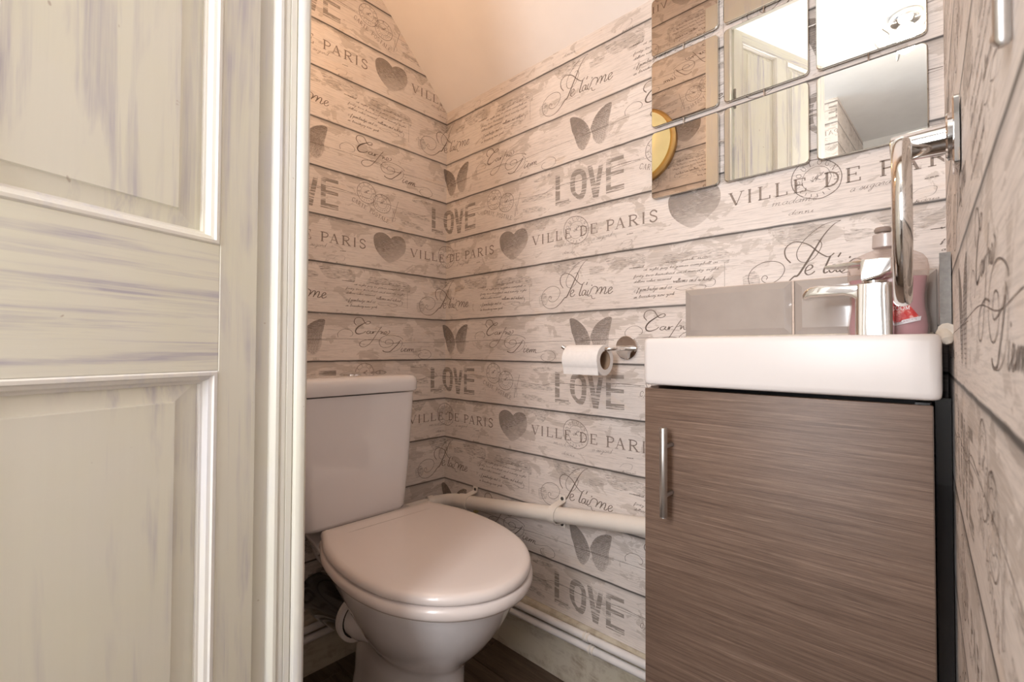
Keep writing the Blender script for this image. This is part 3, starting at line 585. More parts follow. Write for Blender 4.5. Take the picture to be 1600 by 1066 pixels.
f.pen(MOT['flour'], .0012)
f.ribbon([(.690, 1.045), (.720, 1.0455)], .0012)
motif('printed_handwriting', f, INK, .0003)
f = Flat()
for k in ('madame', 'a sugard', 'denni', 'mmm', 'paris'): cursive(f, k, MOT['text'][k], .0010)
f.pen(MOT['loop'], .0008); motif('printed_handwriting', f, INKF, .0003)
def postmark(f, pts, text, rough=1):
    cx = sum(p[0] for p in pts)/len(pts); cz = sum(p[1] for p in pts)/len(pts); R = sum(math.hypot(p[0]-cx, p[1]-cz) for p in pts)/len(pts)
    f.ring(pts, .0014); r2_ = R*.60
    f.ring([(cx+r2_*math.cos(i*.7854), cz+r2_*math.sin(i*.7854)) for i in range(8)], .0008)
    for i, ch in enumerate(text):
        a = PI*1.02-i*PI*1.0/max(1, len(text)-1); rr_ = R*.68
        cap(f, ch, cx+rr_*math.cos(a)-R*.09*math.sin(a)*1, cz+rr_*math.sin(a)+R*.09*math.cos(a), R*.19, R*.23, .0011, a-PI/2)
    rg = random.Random(7)
    for i in range(16):
        a = rg.uniform(0, 2*PI); d = rg.uniform(0, .5)*R; x, z_ = cx+d*math.cos(a), cz+d*math.sin(a); L = rg.uniform(.08, .22)*R; b = rg.choice((.9, -.6, 1.2))
        f.ribbon([(x, z_), (x+L*math.cos(b), z_+L*math.sin(b))], .0009)
    for i in range(9):
        a = PI*1.1+i*.32; f.ribbon([(cx+R*.72*math.cos(a), cz+R*.72*math.sin(a)), (cx+R*.86*math.cos(a+.03), cz+R*.86*math.sin(a+.03))], .0011)
f = Flat(); postmark(f, MOT['pm'], 'BOULOGNE'); motif('printed_postmark', f, INKF, .0004)
f = Flat(); postmark(f, MOT['pm2'], 'RETOUR'); postmark(f, MOT['pm3'], 'PARIS')
f.ribbon(crom2(MOT['cpline']), .0011); f.pen(MOT['cpscrib'], .0008); motif('printed_postmark', f, INKF, .0004)
f = Flat(); (xa, za), (xb, zb), (xc, zc) = MOT['cptext']; ang = math.atan2(zb-za, xb-xa); L = math.hypot(xb-xa, zb-za); txt = 'CARTE POSTALE'; k = L/len(txt)
for i, ch in enumerate(txt): cap(f, ch, xa+math.cos(ang)*k*i, za+math.sin(ang)*k*i, k*.78, .0125, .0016, ang)
motif('printed_serif_lettering', f, INKT, .0003)
f = Flat()
for key, wd in (('crackL', .0009), ('crackL2', .0009), ('crackC', .0010)):
    q = crom2(MOT[key], 5); f.ribbon(q, [wd*(.5+.6*abs(math.sin(i*1.3))) for i in range(len(q))])
f.ribbon(MOT['seam'], .0007)
motif('printed_crack', f, INKF, .00015)
f = Flat()
for q in MOT['patch']: f.poly(crom2(q+[q[0]], 3)[:-1])
motif('printed_worn_patch', f, INKP, .0001)

def decorate(wall, frame, u0, u1, z0, z1f, skip=None):
    """frame(u) -> matrix taking (du, depth, z) from paper to wall; z1f(u) = top edge (linear)"""
    for name, me, c, bb, dep in MOTIFS:
        for i in range(-4, 9):
            for j in range(-3, 4):
                a, b, lo, hi = bb[0]+i*REP, bb[1]+i*REP, bb[2]+j*REP, bb[3]+j*REP
                if b <= u0 or a >= u1 or hi <= z0 or lo >= max(z1f(u0), z1f(u1)): continue
                if skip and skip(a, b, lo, hi): continue
                C0 = Vector((c[0]+i*REP, 0, c[1]+j*REP))
                m2 = me
                if not (a >= u0 and b <= u1 and lo >= z0 and hi <= min(z1f(a), z1f(b))):
                    bm = BM(); bm.from_mesh(me)
                    zt0, zt1 = z1f(u0), z1f(u1); nx, nz = -(zt1-zt0), (u1-u0)
                    for co, no in (((u0, 0, 0), (-1, 0, 0)), ((u1, 0, 0), (1, 0, 0)), ((0, 0, z0), (0, 0, -1)), ((u0, 0, zt0), (nx, 0, nz))):
                        g = bm.verts[:]+bm.edges[:]+bm.faces[:]
                        if g: bmesh.ops.bisect_plane(bm, geom=g, plane_co=Vector(co)-C0, plane_no=Vector(no).normalized(), clear_outer=True)
                    if not bm.faces: bm.free(); continue
                    m2 = bpy.data.meshes.new(name); bm.to_mesh(m2); bm.free()
                    if not m2.materials: m2.materials.append(me.materials[0])
                o = bpy.data.objects.new(name, m2); C.objects.link(o); o.parent = wall
                o.matrix_world = frame @ Matrix.Translation((C0.x, -dep, C0.z))
decorate(WB, Matrix.Identity(4), 0.0, 1.237, .162, lambda u: 1.655, lambda a, b, lo, hi: (a > .845 and hi < .85))
decorate(WL, Matrix.Rotation(PI/2, 4, 'Z'), FY, 0.0, .162, lambda u: H_SLOPE-u)
MF = Matrix.Translation((-.755, FY, 0)) @ Matrix.Rotation(PI, 4, 'Z')
decorate(WF, MF, -.755-.597, -.755, 1.0, lambda u: 2.42)
decorate(WF, MF, -.755-1.25, -.755-.60, HEAD_Z+.062, lambda u: 2.42)
angN = math.atan2(-1, NK)
MN = Matrix.Translation((1.238, 0, 0)) @ Matrix.Rotation(angN, 4, 'Z') @ Matrix.Translation((-1.238, 0, 0))
decorate(WR, MN, 1.239, 2.25, .05, lambda u: 2.2)
angH = PI
decorate(HW, Matrix.Translation((.757+.1, -2.48, 0)) @ Matrix.Rotation(PI, 4, 'Z'), .101, .75, 1.2, lambda u: 2.42)
# ------------------------------------------------------------------ vanity unit
vx0, vx1, vy, vz = .840, 1.2235, -.214, .787
van = empty('vanity_unit', (1.03, -.11, 0), 'small vanity cupboard with brown woodgrain door and bar handle under the basin', 'cabinet')
def part(name, bm, mat, par, **k):
    o = link(name, bm, mat, par, **k); w_ = par
    base = Vector((0, 0, 0))
    while w_: base = base+w_.location; w_ = w_.parent
    if par.type == 'EMPTY': rel(o, base)
    return o
part('side_panel', box(BM(), (vx0+.002, -.196, .05), (vx0+.018, -.002, vz), .0008, 1), WOODV, van, smooth=False)
o = part('side_panel', box(BM(), (vx1-.018, -.196, .05), (vx1-.002, -.002, vz), .0008, 1), BLACK, van, smooth=False); o['label'] = 'glossy black side panel'
part('back_panel', box(BM(), (vx0+.018, -.010, .05), (vx1-.018, -.002, vz)), DARK, van, smooth=False)
part('base_panel', box(BM(), (vx0+.018, -.196, .05), (vx1-.018, -.010, .066)), WOODV, van, smooth=False)
part('plinth', box(BM(), (vx0+.004, -.180, .001), (vx1-.004, -.165, .05)), DARK, van, smooth=False)
vd = part('door', box(BM(), (vx0, vy, .052), (vx1, -.198, vz-.003), .0012, 2), WOODV, van)
eb = link('door_edging', box(BM(), (vx1-.0004, vy+.0008, .053), (vx1+.0006, -.1985, vz-.004)), plain('edging_brown', (.10, .065, .045), .5), vd, smooth=False)
h = link('handle', BM(), STEEL, vd)
bm = BM(); hx = .889; hy = -.2445
tube(bm, [(hx, hy, .572), (hx, hy, .5735), (hx, hy, .7205), (hx, hy, .722)], [.0052, .0062, .0062, .0052], 18)
for z in (.608, .690): tube(bm, [(hx+.0005, hy, z), (hx+.0005, vy+.0005, z)], .0042, 12)
for fc in bm.faces: fc.smooth = len(fc.verts) == 4
bm.to_mesh(h.data); bm.free(); h['label'] = 'brushed steel bar handle'
# black strip standing in for the shade in the gap between cupboard and wall
bm = BM(); loft(bm, [[(1.2245, -.150, z), (NX(-.15)-.0012, -.150, z), (NX(-.0)-.0012, -.004, z), (1.2245, -.004, z)] for z in (.0, .79)])
o = link('gap_shade', bm, BLACK, smooth=False); meta(o, 'narrow glossy black strip standing in for shade between woodgrain cupboard and right wall', 'gap shade')
# ------------------------------------------------------------------ basin
bas = empty('wash_basin', (1.035, -.11, .79), 'white rectangular ceramic basin standing on the woodgrain cupboard', 'sink')
bx0, bx1, by0, by1, bz0, bz1 = .838, 1.2325, -.2205, -.0015, .7905, .8735
cx, cy, hx_, hy_ = (bx0+bx1)/2, (by0+by1)/2, (bx1-bx0)/2, (by1-by0)/2
R = []
for z, ins, r in ((bz0, .006, .010), (bz0+.0015, .0025, .011), (bz0+.004, .0008, .012), (bz0+.010, 0, .012), (bz1-.010, 0, .012), (bz1-.0035, .0010, .011), (bz1-.001, .0032, .010), (bz1, .007, .009)):
    R.append(rr(cx, cy, hx_-ins, hy_-ins, r, z, 7))
icx, icy = .960, -.115                       # bowl to the left, tap deck to the right
for z, ax, ay, r in ((bz1, .098, .084, .030), (bz1-.002, .0955, .0815, .030), (bz1-.007, .094, .080, .030), (.835, .090, .074, .034), (.808, .078, .062, .036), (.801, .055, .045, .030), (.7995, .020, .020, .019)):
    R.append(rr(icx, icy, ax, ay, r, z, 7))
bm = BM(); loft(bm, R); part('basin_bowl', bm, CERAMIC_B, bas, angle=.9)
bm = BM(); lathe(bm, [(.0, .8015), (.018, .8015), (.019, .8003), (.019, .7990)], 24, Matrix.Translation((icx, icy, 0))); part('waste_plug', bm, CHROME, bas)
# ------------------------------------------------------------------ tap
tap = empty('basin_tap', (1.158, -.1, bz1), 'chrome square mixer tap with flat lever, standing on the basin deck', 'tap')
tx, ty = 1.1580, -.100
bm = BM(); loft(bm, [rr(tx, ty, .0225+e, .0225+e, .006, z, 4) for z, e in ((bz1, .0005), (bz1+.002, 0), (.948, -.0004), (.9525, -.001), (.954, -.003))]); part('tap_body', bm, CHROME, tap, angle=.7)
# spout: swept rounded box from the body to the left, slightly falling
def rbx(x, y0, y1, z0, z1, r=.004, n=4):
    return [(x, a, b) for a, b, _ in rr((y0+y1)/2, (z0+z1)/2, (y1-y0)/2, (z1-z0)/2, r, 0, n)]
bm = BM(); loft(bm, [rbx(1.139, ty-.0215, ty+.0215, .928, .9530), rbx(1.132, ty-.0215, ty+.0215, .9345, .9530), rbx(1.122, ty-.0212, ty+.0212, .9375, .9532), rbx(1.09, ty-.021, ty+.021, .9375, .9555),
                     rbx(1.078, ty-.0208, ty+.0208, .9370, .9545, .005), rbx(1.071, ty-.0200, ty+.0200, .9350, .9500, .004), rbx(1.0675, ty-.019, ty+.019, .9345, .9440, .003)]); part('spout', bm, CHROME, tap, angle=.7)
bm = BM(); lathe(bm, [(.016, .9535), (.016, .9575), (.014, .9585)], 24, Matrix.Translation((tx, ty, 0))); part('cartridge_ring', bm, CHROME, tap)
bm = BM(); loft(bm, [rbx(1.1785, ty-.019, ty+.019, .9690, .9895, .003), rbx(1.166, ty-.0195, ty+.0195, .9625, .9905, .003), rbx(1.1505, ty-.0195, ty+.0195, .9580, .9905, .003), rbx(1.1440, ty-.0195, ty+.0195, .9575, .9900, .002),
                     rbx(1.1430, ty-.0190, ty+.0190, .9825, .9895, .002), rbx(1.115, ty-.016, ty+.016, .9820, .9875, .0015), rbx(1.0965, ty-.013, ty+.013, .9835, .9865, .001)]); part('lever', bm, CHROME, tap, angle=.5)
# ------------------------------------------------------------------ soap bottle
bot = empty('soap_bottle', (1.168, -.042, bz1), 'clear flip-top bottle half full of pink liquid soap, behind the tap', 'bottle')
def ell(z, a, b, x=1.168, y=-.042, n=40, pw=2.5):
    o = []
    for k in range(n):
        t = 2*PI*k/n; c, s = math.cos(t), math.sin(t)
        o.append((x+a*math.copysign(abs(c)**(2/pw), c), y+b*math.copysign(abs(s)**(2/pw), s), z))
    return o
SH = [(.8742, .0475), (.8765, .050), (.890, .0515), (.905, .0500), (.920, .0480), (.935, .0475), (.950, .0485), (.967, .0505), (.982, .0508), (.993, .0490), (1.001, .0440), (1.007, .0350), (1.0115, .0240), (1.0145, .0160), (1.017, .0140)]
t = NT('clear_plastic'); t.fin((.86, .78, .73), .08, spec=.6)
tr = t.node('ShaderNodeBsdfTransparent'); tr.inputs[0].default_value = (.90, .86, .84, 1); mx = t.node('ShaderNodeMixShader')
lw = t.node('ShaderNodeLayerWeight'); lw.inputs[0].default_value = .35
t.l.new(t.ramp(lw.outputs['Facing'], [(0, .12), (.6, .30), (1, .85)]), mx.inputs[0]); t.l.new(tr.outputs[0], mx.inputs[1]); t.l.new(t.b.outputs[0], mx.inputs[2]); t.l.new(mx.outputs[0], t.out.inputs[0]); CLEAR = t.m
PINK = plain('pink_liquid', (.56, .29, .335), .25, coat=.3, var=.04, vs=20)
bm = BM(); loft(bm, [ell(z, a, a*.40) for z, a in SH]); shell = part('bottle_body', bm, CLEAR, bot)
bm = BM(); loft(bm, [ell(z, a-.0022, a*.40-.0020) for z, a in SH if z < .9681]); part('liquid', bm, PINK, bot)
bm = BM(); loft(bm, [ell(z, a, a*.75, pw=2.2) for z, a in ((1.0165, .0165), (1.0175, .0180), (1.0375, .0175), (1.0385, .0165))]); cp = part('cap', bm, plain('cap_plastic', (.50, .43, .40), .25, coat=.4, var=.05), bot)
bm = BM(); lathe(bm, [(.007, 1.0385), (.007, 1.041), (.0105, 1.042), (.0115, 1.046), (.010, 1.0495), (.0, 1.0505)], 24, Matrix.Translation((1.164, -.042, 0))); link('nozzle', bm, plain('nozzle_plastic', (.30, .24, .21), .3, var=.1), cp)
def front_y(x, z):
    a = min(SH, key=lambda s_: abs(s_[0]-z))[1]; q = min(abs(x-1.168)/a, .98); return -.042-a*.40*(1-q**2.5)**(1/2.5)-.0004
def onfront(fl, name, mat, par, off=0):
    bm = BM(); vs = [bm.verts.new((x, front_y(x, z)-off, z)) for x, z in fl.v]
    for q in fl.f:
        try: bm.faces.new([vs[i] for i in q])
        except ValueError: pass
    bmesh.ops.triangulate(bm, faces=bm.faces[:]); return part(name, bm, mat, par, smooth=False)
f = Flat()
P_ = [(1.150, .9300), (1.186, .9385), (1.2085, .9020), (1.172, .8935)]
nn = 6
for i in range(nn):
    for j in range(nn):
        g = lambda a, b: tuple((1-a)*(1-b)*P_[0][k]+a*(1-b)*P_[1][k]+a*b*P_[2][k]+(1-a)*b*P_[3][k] for k in (0, 1))
        f.poly([g(i/nn, j/nn), g((i+1)/nn, j/nn), g((i+1)/nn, (j+1)/nn), g(i/nn, (j+1)/nn)])
RED = NT('label_red'); RED.fin(RED.ramp(RED.noise(RED.coords('Object'), 120, 5), [(.42, (.55, .035, .035)), (.56, (.62, .07, .06)), (.66, (.80, .42, .38))]), .4)
onfront(f, 'label', RED.m, bot, .0002)
f = Flat()
for i in range(6): f.poly([(1.168+.0405*i/6, .8880+.0105*i/6), (1.168+.0405*(i+1)/6, .8880+.0105*(i+1)/6), (1.169+.0405*(i+1)/6, .8945+.0105*(i+1)/6), (1.169+.0405*i/6, .8945+.0105*i/6)])
onfront(f, 'label_band', plain('label_white', (.78, .74, .76), .5, var=.02), bot, .0004)
WHT = plain('label_ink_white', (.88, .80, .78), .5, var=.01); GRY = plain('label_ink_grey', (.42, .24, .28), .5, var=.02)
def words_on(s, x0, z0, w_, h_, sw, mat, ang=0, off=.0007):
    f = Flat(); k = w_/len(s)
    for i, ch in enumerate(s): cap(f, ch, x0+math.cos(ang)*k*i, z0+math.sin(ang)*k*i, k*.8, h_, sw, ang, serif=False)
    onfront(f, 'label_lettering', mat, bot, off)
words_on('COOM', 1.1735, .9150, .0240, .0062, .0011, WHT); words_on('PH BALANCED', 1.1700, .8905, .036, .0030, .0005, GRY, .255)
words_on('AL', 1.1880, .9375, .0090, .0046, .0009, WHT); words_on('T', 1.1965, .9560, .0090, .0090, .0016, GRY); words_on('E', 1.1900, .9455, .0080, .0070, .0013, GRY)
# ------------------------------------------------------------------ splashback tiles
def tile(name, x0, x1, z0, z1, label, cut=False, M=None, th=.0085):
    bm = BM(); y1 = -.0012; yf = y1-th
    b = .012; e = .0045
    R = [[(x0, y1, z0), (x1, y1, z0), (x1, y1, z1), (x0, y1, z1)]]
    for i, yy in ((0, yf+.0045), (.0008, yf+.0035), (b, yf), (b+.0008, yf-.0002)):
        R.append([(x0+i, yy, z0+i), (x1-i, yy, z0+i), (x1-i, yy, z1-i), (x0+i, yy, z1-i)])
    loft(bm, R)
    o = link(name, bm, TILE, smooth=False); meta(o, label, 'tile', 'grey splashback tiles')
    if M: o.matrix_world = M
    return o
tile('splashback_tile', .828, 1.0285, .8815, .9810, 'grey glazed metro tile on the left above the basin')
tile('splashback_tile', 1.0325, 1.2265, .8815, .9810, 'grey glazed metro tile behind the tap and bottle')
tile('splashback_tile', 1.2395, 1.2395+.186, .8815, .9760, 'grey metro tile on right wall seen edge-on beside the basin', M=MN, th=.0105)
bm = BM(); MNf = lambda a, d, z: MN @ Vector((a, -d, z)); loft(bm, [[MNf(1.4255, .001, z), MNf(1.4275, .001, z), MNf(1.4275, .0118, z), MNf(1.4255, .0118, z)] for z in (.8815, .9765)])
meta(link('tile_grout', bm, TEDGE, smooth=False), 'rough grey grouted end of the tile on the right wall', 'grout')
bm = BM(); box(bm, (1.0288, -.0075, .8815), (1.0322, -.001, .981)); box(bm, (.8265, -.0035, .981), (1.2265, -.001, .9825)); meta(link('tile_grout', bm, GROUT, smooth=False), 'thin beige grout line around the grey tiles on the back wall', 'grout')
bm = BM(); tube(bm, [(.83, -.006, .8780), (.95, -.0062, .8775), (1.10, -.006, .8782), (1.222, -.0065, .8780)], .0044, 8)
pts = [MNf(1.238+.02+i*.026, .006+.0025*math.sin(i*2.7), .8775+.0015*math.sin(i*1.9)) for i in range(8)]; tube(bm, pts, [.004, .005, .0045, .005, .0048, .0055, .0075, .0085], 10)
tube(bm, [MNf(1.424, .009, .880), MNf(1.434, .008, .8745), MNf(1.440, .006, .866), MNf(1.441, .004, .861)], [.005, .0085, .0075, .003], 12)
meta(link('silicone_seal', bm, CAULK), 'lumpy beige silicone bead along the back edge of the basin', 'sealant')
# ------------------------------------------------------------------ mirror tiles
cols = [(.752, .8995), (.910, 1.0585), (1.070, 1.2195)]; rows = [(1.194, 1.344), (1.357, 1.507), (1.520, 1.650)]
cn = ['left', 'middle', 'right']; rn = ['bottom', 'middle', 'top']
for r_, (z0, z1) in enumerate(rows):
    for c_, (x0, x1) in enumerate(cols):
        mcx, mcz, hx2, hz = (x0+x1)/2, (z0+z1)/2, (x1-x0)/2, (z1-z0)/2
        t_ = empty('mirror_tile', (mcx, 0, mcz), f'rounded square mirror tile, {rn[r_]} row, {cn[c_]} column of the nine', 'mirror', 'mirror tiles on the back wall')
        ring = lambda ins, y: [(a, y, b) for a, b, _ in rr(0, 0, hx2-ins, hz-ins, .008, 0, 6)]
        bm = BM(); loft(bm, [ring(0, -.0060), ring(0, -.0088), ring(.0012, -.0098)], True, False); link('tile_edge', bm, MEDGE, t_, smooth=False)
        bm = BM(); bm.faces.new([bm.verts.new(v) for v in ring(.0012, -.0098)]); link('glass', bm, MIRROR, t_, smooth=False)
        bm = box(BM(), (-.05, -.0060, -.04), (.05, -.0005, .04))
        link('foam_pad', bm, PAPERW, t_, smooth=False)
        if r_ < 2:
            bm = BM(); tube(bm, [(.0, -.0082, hz-.003), (.0, -.0082, hz+.016)], .0011, 8); link('hook', bm, CHROME, t_)
        if c_ < 2:
            bm = BM(); tube(bm, [(hx2-.003, -.0082, .012), (hx2+.014, -.0082, .012)], .0011, 8); link('hook', bm, CHROME, t_)
# ------------------------------------------------------------------ toilet roll holder and roll
hol = empty('toilet_roll_holder', (.686, 0, .858), 'chrome open-arm roll holder with round plate, left of the basin', 'roll holder')
bm = BM(); lathe(bm, [(.0, .0095), (.0265, .0090), (.0285, .0070), (.0285, .0010), (.0, .0010)], 36, axis((.686, 0, .858), (0, -1, 0))); part('wall_plate', bm, CHROME, hol)
bm = BM(); tube(bm, [(.694, -.009, .8555), (.6935, -.035, .8555), (.6925, -.055, .8550), (.687, -.069, .8545), (.672, -.0755, .854), (.65, -.076, .853), (.60, -.076, .851), (.572, -.076, .8505), (.564, -.0765, .8525), (.553, -.080, .860)], .0048, 14, smoothpath=4); part('arm', bm, CHROME, hol)
rol = empty('toilet_roll', (.6185, -.076, .8285), 'nearly used white toilet roll hanging on the chrome arm', 'toilet roll')
rc = .8285
def ringx(x, r, n=40): return [(x, -.076+r*math.sin(2*PI*k/n), rc+r*math.cos(2*PI*k/n)) for k in range(n)]
bm = BM(); loft(bm, [ringx(.5750, .0212), ringx(.5750, .0345), ringx(.5760, .0352), ringx(.6705, .0352), ringx(.6715, .0345), ringx(.6715, .0212)], False, False); part('paper', bm, PAPERW, rol)
bm = BM(); loft(bm, [ringx(.5747, .0214), ringx(.5747, .0204), ringx(.6718, .0204), ringx(.6718, .0214)], False, False); part('core', bm, CARD, rol)
bm = BM(); pr = [(-.076-.0356*math.cos(a), rc-.0356*math.sin(a)) for a in (-.6, -.2, .2, .6)]+[(-.1050, .804), (-.1043, .799), (-.1035, .795)]
loft(bm, [[(.5755, y_, z_) for y_, z_ in pr], [(.6712, y_, z_) for y_, z_ in pr]], False, False, closed=False); part('loose_sheet', bm, PAPERW, rol)
# ------------------------------------------------------------------ towel ring
RY, RZc = -.400, 1.050
tr_ = empty('towel_ring', (1.247, RY, RZc), 'chrome towel ring on an oblong plate on the right wall', 'towel ring')
xw = NX(RY)
def prism(bm, cx_, cz_, hw, hh, r, x0, x1, bev=.0012):
    rg = lambda i, x: [(x, a, b) for a, b, _ in rr(cx_, cz_, hw-i, hh-i, r, 0, 5)]
    return loft(bm, [rg(0, x0), rg(0, x1+bev), rg(bev, x1)])
part('wall_plate', prism(BM(), RY, RZc, .019, .032, .004, xw-.0008, xw-.0055), CHROME, tr_, angle=.7)
bm = BM(); loft(bm, [[(x, RY+r*.95*math.cos(2*PI*k/28), RZc+r*math.sin(2*PI*k/28)) for k in range(28)] for x, r in ((xw-.0050, .0215), (xw-.0085, .0215), (xw-.0098, .0200))]); part('collar', bm, CHROME, tr_)
bm = BM(); loft(bm, [[(x, RY+a*math.cos(2*PI*k/32), RZc-.001+a*math.sin(2*PI*k/32)) for k in range(32)] for x, a in ((xw-.008, .0140), (xw-.046, .0128), (xw-.0485, .0124), (xw-.0495, .0110))]); part('arm', bm, CHROME, tr_, angle=.7)
bm = BM(); xr = xw-.0415; Rr = .0745; zc = .9755; rings = []
for i in range(72):
    a = 2*PI*i/72; c = Vector((xr+.004*math.sin(a)*-1, RY+Rr*math.sin(a), zc+Rr*math.cos(a))); d = Vector((0, math.sin(a), math.cos(a)))
    rings.append([c+d*(.0060*math.cos(2*PI*k/14))+Vector((1, 0, 0))*(.0072*math.sin(2*PI*k/14)) for k in range(14)])
rings.append(rings[0]); loft(bm, rings, False, False); bmesh.ops.remove_doubles(bm, verts=bm.verts, dist=1e-6); o = part('ring', bm, CHROME, tr_)
# coat hook / door stay on the right wall, close to the camera
hk = empty('door_latch_bar', (1.256, -.715, 1.03), 'grey metal bar with small knob on the right wall at the top corner', 'latch')
xh = NX(-.735)
bm = BM(); tube(bm, [(xh-.0026, -.735, .966), (xh-.0030, -.735, .968), (xh-.0030, -.735, 1.10), (xh-.0026, -.735, 1.102)], [.0014, .0026, .0026, .0014], 14); part('bar', bm, STEEL, hk)
bm = BM(); lathe(bm, [(.0, .0), (.0016, .0), (.0016, .002), (.0028, .003), (.0028, .0045), (.0016, .0055), (.0, .0058)], 20, axis((xh+.0002, -.722, .9755), (-1, 0, 0))); part('knob', bm, STEEL, hk)
# ------------------------------------------------------------------ toilet
TO = Vector((.16, -.345, 0)); TA = math.radians(-5.0)
TM = Matrix.Translation(TO) @ Matrix.Rotation(TA, 4, 'Z')
wc = empty('toilet', (.30, -.36, 0), 'white close-coupled toilet with closed pinkish-white lid in the corner', 'toilet')
PRW = [(0, .1405), (.03, .153), (.06, .164), (.12, .1815), (.20, .190), (.28, .187), (.34, .1755), (.385, .1595), (.43, .1325), (.465, .100), (.49, .062), (.502, .028), (.505, 0)]
def outline(ins=0, cr=.012):
    L = [(s, w) for s, w in PRW]
    q = crom2(L, 5); L = [(s, w) for s, w in q if w > .0005]+[(.505, 0)]
    left = [(s, -w) for s, w in L if s > .042]; right = [(s, w) for s, w in L[:-1] if s > .022][::-1]
    P = left+right
    # round the two rear corners
    P = [(.0290, -.1440), (.0300, -.1525), (.0350, -.1575)]+P+[(.0150, .1500), (.0090, .1465), (.0065, .1380)]
    out = []; n = len(P)
    for i in range(n):
        a, b = P[i-1], P[(i+1) % n]; dx, dy = b[0]-a[0], b[1]-a[1]; L_ = math.hypot(dx, dy) or 1
        out.append((P[i][0]-dy/L_*ins, P[i][1]+dx/L_*ins))
    return out
def tring(ins, z):
    P = outline(min(ins, .012))
    k = 1-max(0, ins-.012)/.19
    return [TM @ Vector((.27+(s-.27)*k, w*k, z)) for s, w in P]
sg = 1
bm = BM(); loft(bm, [tring(.012, .4140), tring(.003, .4142), tring(.0005, .4165), tring(0, .4200), tring(.0012, .4260), tring(.0050, .4305), tring(.012, .4330), tring(.028, .4338), tring(.055, .4345)]); part('lid', bm, SEATM, wc, angle=1.2)
bm = BM(); loft(bm, [tring(.0075, .3865), tring(.0005, .3885), tring(-.0030, .3940), tring(-.0035, .4010), tring(-.0015, .4080), tring(.003, .4115), tring(.012, .4125)]); part('seat', bm, SEATM, wc, angle=1.2)
bm = BM()
tube(bm, [(.178, -.495, .414), (.178, -.220, .414)], .0075, 14)
o = part('hinge', bm, SEATM, wc); part('hinge_bar', box(BM(), (.168, -.480, .388), (.1860, -.235, .4220), .004), SEATM, wc)
def pring(z, b, m, f_, w_, wb=None, n=26, cr=.03):
    wb = wb or w_; P = []
    for k in range(n+1):
        a = -PI/2+PI*k/n; P.append((m+(f_-m)*math.cos(a), w_*math.sin(a)))
    for k in range(1, 7): t_ = k/7; P.append((m+(b+cr-m)*t_, w_+(wb-w_)*(t_*t_*(3-2*t_))))
    for k in range(7): a = PI/2+PI/2*k/6; P.append((b+cr+cr*math.cos(a), wb-cr+cr*math.sin(a)))
    for k in range(7): a = PI+PI/2*k/6; P.append((b+cr+cr*math.cos(a), -wb+cr+cr*math.sin(a)))
    for k in range(1, 7): t_ = 1-k/7; P.append((m+(b+cr-m)*t_, -(w_+(wb-w_)*(t_*t_*(3-2*t_)))))
    return [TM @ Vector((s, q, z)) for s, q in P]
bm = BM(); loft(bm, [pring(.0, .0, .18, .352, .096, .090, cr=.05), pring(.012, .0, .18, .350, .092, .086, cr=.05), pring(.09, .012, .18, .344, .088, .080, cr=.05), pring(.165, .015, .19, .342, .086, .078, cr=.05), pring(.195, .010, .195, .345, .088, .080, cr=.05),
    pring(.210, .005, .20, .356, .096, .083, cr=.05), pring(.235, .0, .205, .382, .1130, .087, cr=.05), pring(.265, -.02, .215, .412, .1310, .095), pring(.298, -.06, .22, .438, .1470, .110), pring(.330, -.09, .225, .458, .1590, .134), pring(.355, -.13, .23, .471, .1670, .136), pring(.372, -.140, .235, .479, .1720, .146), pring(.3850, -.140, .235, .482, .1735, .1500), pring(.3875, -.138, .235, .478, .170, .148)]); part('pan', bm, CERAMIC, wc, angle=1.3)
# outlet spigot leaving the pan to the left rear
bm = BM(); tube(bm, [(.34, -.385, .232), (.30, -.402, .224), (.265, -.418, .220), (.245, -.425, .220), (.214, -.427, .220)], [.032, .036, .040, .0415, .0415], 24, smoothpath=4); part('outlet_spigot', bm, CERAMIC, wc)
ccy = -.402
bm = BM(); loft(bm, [rr(.0895+e[0], ccy, .0855+e[1], e[2], .035, z, 7) for z, e in ((.4245, (0, -.008, .134)), (.428, (0, -.003, .140)), (.436, (0, 0, .143)), (.55, (.002, .002, .1525)), (.70, (.004, .004, .1610)), (.7375, (.0045, .0045, .1625)))]); part('cistern', bm, CERAMIC, wc, angle=1.2)
bm = BM(); loft(bm, [rr(.0970, ccy, hx3, hy3, .036, z, 7) for z, hx3, hy3 in ((.7400, .088, .1620), (.7412, .0935, .1675), (.7440, .0948, .1690), (.7640, .0952, .1695), (.7740, .0938, .1682), (.7800, .0895, .1640), (.7828, .0820, .1570), (.7838, .068, .143))]); part('cistern_lid', bm, CERAMIC, wc, angle=1.2)
bm = BM(); lathe(bm, [(.0265, .7836), (.0262, .7865), (.020, .7895), (.010, .7915), (.0, .7920)], 32, Matrix.Translation((.098, -.392, 0))); part('flush_button', bm, CHROME, wc)
